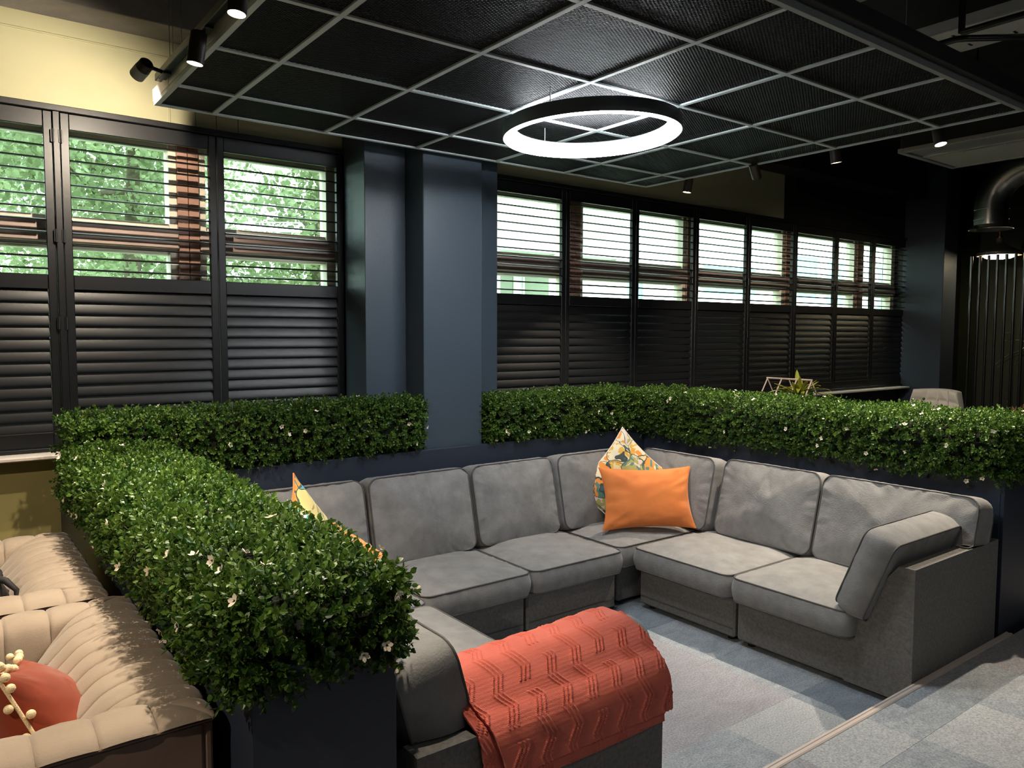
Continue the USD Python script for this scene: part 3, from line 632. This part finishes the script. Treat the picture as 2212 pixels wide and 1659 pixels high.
sofa('grey corner sofa module holding the orange and floral cushions', (3.405, 3.40, 0), 0, 1.07, .835, seat=(.01, .85), seat_d=.62, base=(.055, 1.07, .055, .835), backs=[('back', -.03, .70), (1, .70, (-.11, .57))], seed=7, back_y=(.47, .57), skirt=False)
sofa('grey corner sofa module half hidden behind the near hedge', (.94, 3.255, 0), 0, 1.002, .98, seat=(.30, 1.0), seat_d=.70, base=(0, .955, .03, .98), backs=[('back', .22, .995), (-1, .36, (0.02, .60))], seed=8, back_y=(.61, .72), skirt=False)
sofa('grey sofa module beside the near hedge, seat showing above the throw', (1.93, 2.50, 0), 90, .745, .985, backs=[('back', 0, .74)], seed=9, back_y=(.70, .83), seat_d=.80)
ce_ = sofa('grey sofa end module nearest the viewer, arm covered by the coral throw', (1.93, 1.65, 0), 90, .845, .985, seat=(.24, .845), backs=[('back', .06, .84)], arm=-1, seed=10, back_y=(.70, .83), seat_d=.80, skirt=False)

# ---------------------------------------------------------------- knitted throw over the near arm
def throw_layer(path, xl, xr, seed, n=300, m=190, thick=.007, lift=0.0):
    path = np.array(path, float); d = np.r_[0, np.cumsum(np.linalg.norm(np.diff(path, axis=0), axis=1))]
    from scipy.interpolate import PchipInterpolator
    s = np.linspace(0, d[-1], n); Y, Z = PchipInterpolator(d, path[:, 0])(s), PchipInterpolator(d, path[:, 1])(s)
    tY, tZ = np.gradient(Y), np.gradient(Z); L = np.hypot(tY, tZ); nY, nZ = -tZ / L, tY / L
    if nZ[n // 2] < 0: nY, nZ = -nY, -nZ
    f = s / d[-1]; q = np.linspace(0, 1, m)
    XL, XR = np.interp(f, *xl), np.interp(f, *xr)
    X = XL[:, None] * (1 - q) + XR[:, None] * q
    S = np.repeat(s[:, None], m, 1)
    zig = .0135 * np.arcsin(.97 * np.sin(S * 2 * np.pi / .105)) / 1.3
    u = (X - 1.15) - zig; g = .099; k = np.round(u / g); uu = u - k * g
    ridge = sum(np.exp(-((uu - o) / .0026) ** 2) for o in (-.0155, 0, .0155))
    gate = ((S / .33 + .37 * (k % 3)) % 1 < .9)
    h = lift + .0045 * ridge * gate + .010 * (meshkit.fbm(np.stack([X * 5, S * 4, 0 * X + seed], -1).reshape(-1, 3), 3, seed).reshape(X.shape) - .5)
    h += .0002 * np.sin(S * 2 * np.pi / .012)
    Zq = Z[:, None] - .025 * (1 - q)[None, :] * np.clip((Z[:, None] - .66) / .1, 0, 1)
    sheets = []
    for o in (0, -thick): sheets.append(np.stack([X, Y[:, None] + nY[:, None] * (h + o), Zq + nZ[:, None] * (h + o)], -1).reshape(-1, 3))
    F0 = grid_faces(n, m); F1 = F0[:, ::-1] + n * m
    rim = np.r_[np.arange(m), np.arange(1, n) * m + m - 1, (n - 1) * m + np.arange(m - 2, -1, -1), np.arange(n - 2, 0, -1) * m]
    r2 = np.roll(rim, -1); FR = np.vstack([np.stack([rim, r2, r2 + n * m], 1), np.stack([rim, r2 + n * m, rim + n * m], 1)])
    t = trimesh.Trimesh(np.vstack(sheets), np.vstack([F0, F1, FR]), process=False)
    t.fix_normals()
    return t
tw = thing('throw_blanket', 'coral knitted throw with zigzag ribs draped over the near sofa arm', 'blanket')
pth = [(2.0, .63), (1.975, .68), (1.925, .760), (1.865, .803), (1.80, .803), (1.735, .765), (1.69, .715), (1.655, .685), (1.630, .64), (1.624, .545)]
obj('top_layer', throw_layer(pth, ([0, .5, .75, 1], [1.14, 1.13, 1.16, 1.205]), ([0, .45, .62, 1], [1.79, 1.81, 1.85, 1.865]), 3, lift=.016), 'throw_knit', tw, smooth=40)
pth2 = pth[:-2] + [(1.634, .62), (1.630, .50)]
obj('under_layer', throw_layer(pth2, ([0, .5, .75, 1], [1.12, 1.11, 1.13, 1.15]), ([0, .5, .7, 1], [1.78, 1.79, 1.83, 1.85]), 5, n=200, m=140, lift=.004), 'throw_knit', tw, smooth=40)

# ---------------------------------------------------------------- scatter cushions
def scatter(name, label, w, h, t, o, xax, yax, matname, seed, pipe=None):
    m, b = pillow(w, h, t, seed, bow=.11, wrinkle=.010); T = frame(o, xax, yax)
    th = thing(name, label, 'cushion', tuple(o)); T[:3, 3] = 0
    obj('cover', moved(m, T), matname, th, smooth=True)
    if pipe: obj('piping', tube(tp(b, T), .0045, 6, True), pipe, th, smooth=True)
    else: obj('edge_seam', tube(tp(b, T), .0022, 5, True), matname, th, smooth=True)
    return th
scatter('scatter_cushion', 'plain orange velvet cushion in the right sofa corner', .66, .42, .17, (3.82, 3.545, .645), (.62, -.30, -.012), (.12, .28, .95), 'orange_velvet', 4)
r2 = math.sqrt(.5)
ux, uy = np.array([.88, -.40, .0]), np.array([.13, .29, .95]); ux /= np.linalg.norm(ux); uy -= ux * (ux @ uy); uy /= np.linalg.norm(uy)
scatter('scatter_cushion', 'floral print cushion standing on its corner behind the orange cushion', .60, .60, .13, (3.90, 3.80, .675), ux * r2 + uy * r2, -ux * r2 + uy * r2, 'floral_print', 9, 'white_sill')
ux, uy = np.array([.66, .75, 0]), np.array([-.18, .16, .95]); ux /= np.linalg.norm(ux); uy -= ux * (ux @ uy); uy /= np.linalg.norm(uy)
scatter('scatter_cushion', 'bright tropical print cushion peeping over the near hedge', .52, .52, .13, (1.42, 3.46, .725), ux * r2 + uy * r2, -ux * r2 + uy * r2, 'tropical_print', 12, 'orange_velvet')
scatter('scatter_cushion', 'orange velvet cushion mostly hidden behind the near hedge end', .56, .46, .17, (1.45, 2.93, .675), (.04, 1, .06), (-.25, 0, .95), 'orange_velvet', 15)
th = scatter('scatter_cushion', 'rust velvet cushion with cream pompom edge in the beige armchair', .48, .48, .22, (.215, 2.21, .705), (.15, .95, -.28), (-.40, .28, .87), 'rust_velvet', 21)
m_, b_ = pillow(.48, .48, .22, 21, bow=.11, wrinkle=.010); T_ = frame((0, 0, 0), (.15, .95, -.28), (-.40, .28, .87)); b_ = tp(b_, T_)
obj('braid', tube(b_, .0045, 6, True), 'pompom_cream', th, smooth=True)
dd = np.r_[0, np.cumsum(np.linalg.norm(np.diff(np.vstack([b_, b_[:1]]), axis=0), axis=1))]
rp = np.random.default_rng(5)
for s in np.arange(0, dd[-1], .036):
    p = np.array([np.interp(s + rp.uniform(-.006, .006), dd, np.r_[b_[:, k], b_[0, k]]) for k in range(3)]); out = p / (np.linalg.norm(p) + 1e-9)
    side = T_[:3, 2] * rp.choice([-1, 1]) * rp.uniform(.5, 1.0) + out * rp.uniform(.3, .8); c = p + side / np.linalg.norm(side) * .016
    ball = trimesh.creation.icosphere(2, .0105); ball.vertices *= 1 + .06 * (meshkit.noise(ball.vertices * 900, 3)[:, None] - .5); ball.apply_translation(c)
    obj('pompom', ball, 'pompom_cream', th, smooth=True)

# ---------------------------------------------------------------- beige channel-back armchairs
def tub_chair(label, loc, W=1.0, D=.98):
    t = thing('tub_armchair', label, 'armchair', loc)
    z = np.array([.728, .745, .752, .735, .69, .62, .54, .46, .38, .30]); da = np.array([0, .03, .09, .135, .158, .172, .182, .188, .19, .19]); db = np.array([0, .03, .10, .17, .225, .285, .335, .385, .42, .44])
    from scipy.interpolate import PchipInterpolator
    q = np.arange(len(z)); Q = np.linspace(0, len(z) - 1, 34)
    z, da, db = (PchipInterpolator(q, v)(Q) for v in (z, da, db))
    def pads(fn, lo, hi, edges, d):
        tz, td = np.gradient(z), np.gradient(d); L = np.hypot(tz, td); nd, nz = -tz / L, td / L      # outward from the padding: towards inside and up
        for a, b in zip(edges[:-1], edges[1:]):
            A, B = np.clip(a, lo, hi), np.clip(b, lo, hi)
            if (B - A).max() < .004: continue
            rows = []
            for f in np.r_[0, .03, .09, .2, .5, .8, .91, .97, 1]:
                s = A + (B - A) * f; bul = .013 * math.sin(math.pi * f) ** .38 * np.clip((B - A) / .05, 0, 1)
                rows.append(fn(s, d + nd * bul * np.sign(np.maximum(nd, 0) + 1e-9), z + nz * bul))
            rows = np.array(rows); m = trimesh.Trimesh(rows.reshape(-1, 3), grid_faces(9, len(z)), process=False)
            if (m.face_normals[:, 2] * m.area_faces).sum() < 0: m.invert()
            obj('channel', m, 'beige_velvet', t, smooth=50)
    pads(lambda s, d, zz: np.stack([-d, s, zz], 1), da, W - da, np.linspace(0, W, 12), db)
    ne = np.r_[np.arange(0, D, .117), D]
    pads(lambda s, d, zz: np.stack([-s, d, zz], 1), db, np.full_like(db, D), ne, da)
    pads(lambda s, d, zz: np.stack([-s, W - d, zz], 1), db, np.full_like(db, D), ne, da)
    obj('back_panel', box(-.02, 0, 0, W, .06, .727, .006), 'brown_velvet', t)
    for y0 in (0, W - .02): obj('side_panel', box(-D, -.0205, y0, y0 + .02, .06, .727, .006), 'brown_velvet', t)
    for y0 in (0, W - .18): obj('arm_front', box(-D - .012, -D, y0, y0 + .18, .06, .735, .01), 'beige_velvet', t)
    obj('base', box(-D + .02, -.021, .021, W - .021, .06, .26, .01), 'brown_velvet', t)
    m, a, c = box_cushion(.56, W - .40, .14, .03, .05, 31); obj('seat_cushion', moved(m, frame((-D + .30, W / 2, .33), (1, 0, 0), (0, 1, 0))), 'beige_velvet', t, smooth=True)
    pip = tube([(0, 0, .729), (0, W, .729)], .004, 6); obj('piping', cat_([pip, tube([(0, 0, .729), (-D, 0, .729)], .004, 6), tube([(0, W, .729), (-D, W, .729)], .004, 6)]), 'brown_velvet', t)
    for x in (-.08, -D + .08):
        for y in (.08, W - .08): obj('leg', cyl((x, y, 0), (x, y, .062), .016, 12, .022), 'black_foot', t)
    return t
tc1 = tub_chair('beige channelled velvet armchair nearest the viewer, with the rust cushion', (.488, 1.795, FL))
dup(tc1, (.438, 2.845, FL), 'beige channelled velvet armchair further back, below the olive wall')
bag = thing('cloth_bag', 'black cloth bag with a knotted top on the far armchair', 'bag', (.10, 3.22, .585))
sp = trimesh.creation.icosphere(4, 1.0); v = np.array(sp.vertices)
v = v * [.10, .14, .17] * (1 + .5 * (meshkit.fbm(v * 2.6 + 4, 4, 8)[:, None] - .5)); v[:, 2] = np.maximum(v[:, 2], -.15) + .15
obj('body', trimesh.Trimesh(v, sp.faces), 'black_cloth', bag, smooth=True)
sp2 = trimesh.creation.icosphere(3, 1.0); v = np.array(sp2.vertices); v = v * [.05, .06, .035] * (1 + .6 * (meshkit.fbm(v * 2.5 + 9, 3, 5)[:, None] - .5)) + [.02, .0, .31]
obj('knot', trimesh.Trimesh(v, sp2.faces), 'black_cloth', bag, smooth=True)
obj('strap', tube([(.03, -.02, .31), (.075, -.06, .30), (.105, -.075, .265), (.10, -.08, .20)], [.016, .012, .009, .003], 8), 'black_cloth', bag, smooth=True)
obj('strap', tube([(.01, .02, .32), (-.03, .06, .31), (-.07, .09, .25), (-.09, .10, .16)], [.014, .012, .010, .006], 8), 'black_cloth', bag, smooth=True)

# ---------------------------------------------------------------- beyond the right planter
tb = thing('high_table', 'dark high table behind the right hedge carrying the gabled timber frame', 'table', (6.50, 4.22, FL))
obj('top', box(-.35, .35, -.55, .55, .93, .97, .006), 'table_top', tb)
for x in (-.3, .3):
    for y in (-.5, .5): obj('leg', box(x - .02, x + .02, y - .02, y + .02, 0, .93, .003), 'black_metal', tb)
TZ = FL + .97
te = thing('gabled_terrarium', 'gabled pink timber frame over a yellow green plant, behind the right hedge', 'planter', (6.50, 4.245, TZ))
def bar(a, b, r=.008): 
    a, b = np.array(a, float), np.array(b, float); return tube([a, b], r, 4)
obj('ridge_bar', bar((0, -.245, .225), (0, .245, .225), .009), 'pink_timber', te)
for y in (-.235, -.08, .08, .235): obj('rafter', bar((-.115, y, .055), (0, y, .222)), 'pink_timber', te)
for y in (-.235, .0, .235): obj('rafter', bar((.115, y, .055), (0, y, .222), .007), 'pink_timber', te)
obj('base_frame', cat_([bar((-.12, -.26, .05), (-.12, .26, .05)), bar((.12, -.26, .05), (.12, .26, .05)), bar((-.12, -.26, .05), (.12, -.26, .05)), bar((-.12, .26, .05), (.12, .26, .05))]), 'black_metal', te)
for x in (-.12, .12):
    for y in (-.26, .26): obj('foot', bar((x, y, 0), (x, y, .05), .007), 'black_metal', te)
obj('tray', box(-.115, .115, -.25, .25, .0, .03, .004), 'black_metal', te)
def blade(p0, d, L, W, droop, n=9):
    d = np.array(d, float); d /= np.linalg.norm(d); side = np.cross(d, [0, 0, 1.0]); side /= np.linalg.norm(side) + 1e-9
    s = np.linspace(0, 1, n); P = np.array(p0) + d * (s * L)[:, None] + np.array([0, 0, -1.0]) * (droop * L * s ** 2.2)[:, None]
    w = W * np.sin(np.clip(s * .86 + .14, 0, 1) * math.pi) ** .7 * .5
    V = np.vstack([P - side * w[:, None] + [0, 0, .003], P - [0, 0, .002], P + side * w[:, None] + [0, 0, .003]]); F = []
    for i in range(n - 1):
        for o in (0, n): F += [(o + i, o + n + i, o + n + i + 1), (o + i, o + n + i + 1, o + i + 1)]
    return trimesh.Trimesh(V, np.array(F), process=False)
def blades(parent, matname, n, L, W, el, droop, base, seed, name='leaf'):
    r = np.random.default_rng(seed)
    for k in range(n):
        a = 2 * math.pi * k / n * 2.4 + r.uniform(-.3, .3); e = math.radians(r.uniform(*el))
        obj(name, blade(base, (math.cos(a) * math.cos(e), math.sin(a) * math.cos(e), math.sin(e)), L * r.uniform(.7, 1.1), W * r.uniform(.8, 1.2), r.uniform(*droop)), matname, parent, smooth=60)
yp = thing('bird_nest_fern', 'yellow green fern with strappy leaves inside the timber frame', 'plant', (6.50, 4.14, TZ + .05))
obj('root_ball', moved(trimesh.creation.icosphere(2, .06), np.diag([1, 1, .4, 1])), 'soil', yp)
blades(yp, 'yellow_leaf', 30, .30, .045, (25, 75), (.1, .55), (0, 0, .01), 3)
blades(yp, 'yellow_leaf', 12, .40, .06, (22, 40), (.35, .6), (0, 0, .01), 4)

st = thing('bar_stool', 'grey velvet bar stool with quilted back seen over the right hedge', 'stool', (6.95, 3.07, FL), -10)
n = 36; U_, V_ = np.meshgrid(np.linspace(-1, 1, n), np.linspace(0, 1, n), indexing='ij')
wd = .27 * (1 - .26 * V_ ** 1.6); Yb = U_ * wd; Zb = .72 + .42 * V_ + .012 * (1 - U_ ** 2)
seam = np.minimum.reduce([np.abs(U_ - k) for k in (-.42, .02, .46)] + [np.abs(V_ - k) * 1.6 for k in (.36, .76)])
puff = .034 * (1 - np.exp(-seam / .09)) * np.clip((1 - np.abs(U_)) / .12, 0, 1) ** .5 * np.clip(np.minimum(V_, 1 - V_) / .06, 0, 1) ** .5
curve = -.07 * U_ ** 2 + .03 * V_
front = np.stack([curve - .03 - puff, Yb, Zb], -1); back = np.stack([curve + .03 + .0 * puff, Yb, Zb], -1)
fm = cat_([trimesh.Trimesh(front.reshape(-1, 3), grid_faces(n, n), process=False), trimesh.Trimesh(back.reshape(-1, 3), grid_faces(n, n)[:, ::-1], process=False)])
rim = np.r_[np.arange(n), np.arange(1, n) * n + n - 1, (n - 1) * n + np.arange(n - 2, -1, -1), np.arange(n - 2, 0, -1) * n]; rim2 = np.roll(rim, -1)
fm = trimesh.Trimesh(fm.vertices, np.vstack([fm.faces, np.stack([rim, rim + n * n, rim2], 1), np.stack([rim2, rim + n * n, rim2 + n * n], 1)]), process=False); fm.fix_normals()
obj('backrest', fm, 'stool_velvet', st, smooth=40)
def on_back(u, v): return (-.07 * u * u + .03 * v - .032, u * .27 * (1 - .26 * v ** 1.6), .72 + .42 * v + .012 * (1 - u * u))
for u in (-.42, .02, .46): obj('seam', tube([on_back(u, v) for v in np.linspace(.02, .97, 14)], .003, 6), 'sofa_piping', st)
for v in (.36, .76): obj('seam', tube([on_back(u, v) for u in np.linspace(-.96, .96, 16)], .003, 6), 'sofa_piping', st)
m, a, c = box_cushion(.42, .44, .08, .02, .08, 41); obj('seat', moved(m, frame((-.20, 0, .70), (1, 0, 0), (0, 1, 0))), 'stool_velvet', st, smooth=True)
for x in (-.36, -.04):
    for y in (-.16, .16): obj('leg', cyl((x * 1.1, y * 1.2, 0), (x, y, .66), .011, 10), 'black_metal', st)

sc_ = thing('rod_screen', 'screen of slender glossy black rods at the right edge', 'screen', (9.5, 0, FL))
for k in range(8): obj('rod', cyl((0, 3.905 - .0895 * k, .42), (0, 3.905 - .0895 * k, 2.51), .0145, 14), 'black_metal', sc_, smooth=40)
obj('plinth', box(-.22, 1.3, 2.9, 4.25, 0, .45, .008), 'black_paint', sc_)
p1 = thing('potted_plant', 'pale arching plant behind the black rods', 'plant', (10.3, 3.38, FL + .45))
obj('pot', lathe([(0, 0), (.12, 0), (.16, .28), (.15, .28), (.14, .24), (0, .24)], 28), 'black_paint', p1, smooth=40)
obj('stem', cyl((0, 0, .24), (.02, 0, .95), .012, 8), 'bark', p1)
blades(p1, 'pale_leaf', 22, .60, .05, (10, 65), (.35, .8), (.02, 0, .95), 8)
p2 = thing('potted_plant', 'small blush pink leaved plant low behind the black rods', 'plant', (10.0, 3.58, FL + .45))
obj('pot', lathe([(0, 0), (.08, 0), (.11, .16), (.10, .16), (.095, .13), (0, .13)], 28), 'black_paint', p2, smooth=40)
blades(p2, 'blush_leaf', 14, .34, .055, (40, 80), (.05, .3), (0, 0, .12), 9)
pe = thing('pendant_lamp', 'dark barn pendant lamp with copper neck behind the rods', 'lamp', (10.3, 3.93, 2.70))
obj('shade', lathe([(.238, 0), (.235, .035), (.19, .065), (.11, .105), (.06, .14), (.045, .165), (.042, .21), (.0, .21), (0, .205), (.038, .205), (.04, .165), (.055, .14), (.105, .1), (.185, .058), (.230, .03), (.233, 0), (.238, 0)], 48), 'shade_metal', pe, smooth=50)
obj('neck', lathe([(0, .21), (.03, .21), (.03, .24), (.022, .25), (.022, .28), (.008, .285), (0, .285)], 24), 'copper', pe, smooth=40)
obj('cord', cyl((0, 0, .28), (0, 0, 1.2), .004, 8), 'black_cloth', pe)
obj('diffuser', lathe([(0, -.035), (.12, -.035), (.155, -.02), (.165, .01), (.155, .03), (0, .03)], 40), 'bulb_glow', pe, smooth=50)

vd = thing('ventilation_duct', 'curved steel ventilation pipe with flared mouth at the right edge', 'duct', (8.5, 3.33, 2.80))
def pipe_path(u):   # up from the mouth, round the bend, then away along -y
    R = .36
    if u < .22: return (0, 0, u)
    a = (u - .22) / R
    if a < math.pi / 2: return (0, -R * (1 - math.cos(a)), .22 + R * math.sin(a))
    return (0, -R - (u - .22 - R * math.pi / 2), .22 + R)
obj('pipe', tube([pipe_path(u) for u in np.linspace(.02, 2.2, 90)], .15, 40), 'steel_duct', vd, smooth=50)
obj('mouth_flange', lathe([(.148, .02), (.150, .045), (.165, .03), (.196, .006), (.198, 0), (.192, 0), (.16, .022), (.148, .02)], 48), 'steel_duct', vd, smooth=40)
for u in (.10, .20, .22 + .36 * math.pi / 4, .80, 1.0): 
    p = np.array([pipe_path(u - .006), pipe_path(u + .006)]); obj('seam_ring', tube(p, .1545, 40), 'steel_duct', vd, smooth=40)
obj('hanger', cat_([box(-.03, .03, -.52, -.46, .73, .86, .003), cyl((0, -.49, .86), (0, -.49, 1.1), .006, 8)]), 'unit_steel', vd)
au = thing('air_unit', 'steel boxed air handling unit hung below the black soffit at right', 'air unit', (5.40, .5, 3.0))
obj('casing', box(0, .80, 0, 2.21, .028, .42, .004), 'black_paint', au)
obj('bottom_flange', cat_([box(-.012, .812, 2.185, 2.222, 0, .03, .002), box(-.012, .03, 0, 2.184, 0, .03, .002), box(.27, .30, 0, 2.184, .004, .027, .002), box(.78, .812, 0, 2.184, 0, .03, .002)]), 'unit_steel', au)
obj('bottom_tray', box(.031, .269, .0, 2.18, .012, .026, .002), 'unit_steel', au, label='metal tray with rivets')
obj('access_panel', box(.301, .779, .0, 2.18, .006, .026, .002), 'unit_panel', au)
rv = [moved(trimesh.creation.icosphere(1, .006), trimesh.transformations.translation_matrix((x, y, .001))) for x in (.012, .285) for y in np.arange(.1, 2.15, .26)]
for q_ in rv: obj('rivet', q_, 'unit_steel', au)
for y in (.3, 1.9): obj('hanger_rod', cyl((.4, y, .42), (.4, y, .9), .006, 8), 'black_metal', au)
ct = thing('cable_tray', 'grey slotted cable tray under the black soffit, top right', 'cable tray', (4.9, 1.0, 3.55))
obj('tray', box(0, .42, -.4, 1.5, 0, .012, .002), 'tray_grey', ct)
for x in (0, .41): obj('side_rail', box(x, x + .01, -.4, 1.5, .012, .07, .002), 'tray_grey', ct)
for k in range(14):
    for x in (.08, .30): obj('slot', box(x, x + .05, -.3 + .125 * k, -.285 + .125 * k, -.0015, -.0002, 0), 'black_paint', ct)
for y in (-.2, 1.2): obj('hanger_rod', cyl((.2, y, .012), (.2, y, .35), .005, 8), 'black_metal', ct)
bp = thing('ceiling_baffle', 'pale metal baffle high under the soffit at the top edge', 'baffle', (3.30, 1.55, 3.40))
obj('panel', box(0, .46, 0, .66, 0, .05, .004), 'tray_grey', bp)
for x in (.05, .41): obj('hanger_rod', cyl((x, .3, .05), (x, .3, .5), .005, 8), 'black_metal', bp)
pp = thing('service_pipe', 'black service pipe with right-angle bend crossing under the cable tray', 'pipe')
obj('pipe', tube([(4.70, 2.40, 3.42), (4.70, 2.06, 3.42), (4.73, 2.02, 3.42), (5.05, 1.74, 3.42), (5.3, 1.74, 3.42)], .018, 10), 'black_metal', pp, smooth=50)
obj('pipe', tube([(4.62, 2.0, 3.42), (4.62, 2.0, 3.895)], .018, 10), 'black_metal', pp, smooth=50)
obj('pipe', tube([(4.62, 2.0, 3.42), (4.62, 1.2, 3.42)], .018, 10), 'black_metal', pp, smooth=50)

# ---------------------------------------------------------------- outdoors
struct('ground', box(-60, 90, 5.6, 120, -.6, -.4, 0), 'grass', 'grass outside the windows', 'ground')
LEAVES = []
for i in range(5):
    r = np.random.default_rng(90 + i); ms = []
    for k in range(12):
        V, F = leaf(.085 * r.uniform(.7, 1.1), .070 * r.uniform(.8, 1.1), .15, .2); a = r.uniform(0, 6.28); e = r.uniform(-.9, .4)
        R_ = trimesh.transformations.euler_matrix(e, r.uniform(-.5, .5), a)[:3, :3]
        ms.append(trimesh.Trimesh(V @ R_.T + r.normal(0, .085, 3), F, process=False))
    LEAVES.append(cat_(ms))
def tree(label, x, y, h, rad, seed, n):
    r = np.random.default_rng(seed); t = thing('tree', label, 'tree', (x, y, -.4))
    s = np.linspace(0, 1, 10); P = np.stack([.25 * np.sin(s * 2 + seed), .2 * s, s * h * .85], 1)
    obj('trunk', tube(P, .16 * (1 - .75 * s), 10), 'bark', t, smooth=60)
    tips = []
    for k in range(14):
        q = r.uniform(.28, .95); p0 = np.array([np.interp(q, s, P[:, j]) for j in range(3)]); a = r.uniform(0, 6.28); L = rad * r.uniform(.7, 1.1) * (1 - .4 * q)
        p1 = p0 + [math.cos(a) * L, math.sin(a) * L, L * r.uniform(-.05, .5)]; mid = (p0 + p1) / 2 + r.normal(0, .12, 3)
        obj('branch', tube([p0, mid, p1], [.05, .032, .012], 6), 'bark', t, smooth=60); tips += [p0 * (1 - f) + p1 * f for f in (.3, .55, .8, 1)]
    tips = np.array(tips); C = tips[r.integers(0, len(tips), n)] + r.normal(0, .42, (n, 3)) * [1, 1, .9]
    N = r.normal(0, 1, (n, 3)) + [0, 0, .6]; N /= np.linalg.norm(N, axis=1, keepdims=True)
    tag(instancer(f'{t.GetPath()}/foliage', LEAVES, 'tree_leaf', C, quat_to(N, r), r.uniform(.7, 1.2, n), r.integers(0, 5, n)), 'green leaves', kind='stuff')
    return t
tree('leafy tree outside the leftmost shutter panel', -.1, 9.8, 6.6, 1.9, 3, 1500)
tree('leafy tree outside the second shutter panel, left of the brown mullion', 2.3, 10.6, 7.0, 2.0, 4, 1700)
tree('leafy tree outside the shutter panel next to the column', 4.0, 9.2, 6.2, 1.6, 5, 1700)
tree('larger tree further back beyond the left window', 1.6, 14.5, 8.5, 2.8, 6, 2400)
bd = thing('building', 'white rendered building with teal windows beyond the long window', 'building', (13.0, 19.0, -.4))
obj('wall', box(0, 34, 0, 8, 0, 9.5, .02), 'white_render', bd)
obj('roof_edge', box(-.4, 34.4, -.5, 8.4, 9.5, 9.9, .02), 'white_render', bd)
obj('canopy', box(-1.5, 3.6, -2.6, 0, 4.35, 4.7, .02), 'white_render', bd)
for x in (-1.2, .9, 3.3): obj('canopy_post', box(x, x + .25, -2.5, -2.25, 0, 4.35, .01), 'white_render', bd)
for k, (x, z, w, hh, mt) in enumerate([(.2, 2.6, 1.2, 1.5, 'pane_dark'), (1.7, 2.6, 1.5, 1.5, 'pane_dark'), (6.2, 2.7, .9, 1.3, 'teal_glass'), (10.2, 3.6, 3.4, 1.2, 'teal_glass'), (15.0, 3.6, 3.0, 1.9, 'teal_glass'), (18.6, 3.4, 3.2, 2.0, 'teal_glass'), (23.0, 3.2, 3.4, 2.4, 'teal_glass'), (27.5, 3.2, 3.6, 2.4, 'teal_glass'), (9.4, 2.0, .8, .9, 'teal_glass'), (13.2, 1.8, 1.2, 1.0, 'teal_glass'), (16.5, 1.8, 3.0, 1.1, 'teal_glass'), (21.5, 1.8, 4.0, 1.1, 'teal_glass')]):
    fr = obj('window', cat_([box(x, x + w, -.06, .01, z, z + .07), box(x, x + w, -.06, .01, z + hh - .07, z + hh), box(x, x + .07, -.06, .01, z + .07, z + hh - .07), box(x + w - .07, x + w, -.06, .01, z + .07, z + hh - .07)]), 'white_render', bd)
    obj('glass', box(x + .07, x + w - .07, -.03, -.012, z + .07, z + hh - .07, 0), mt, fr)
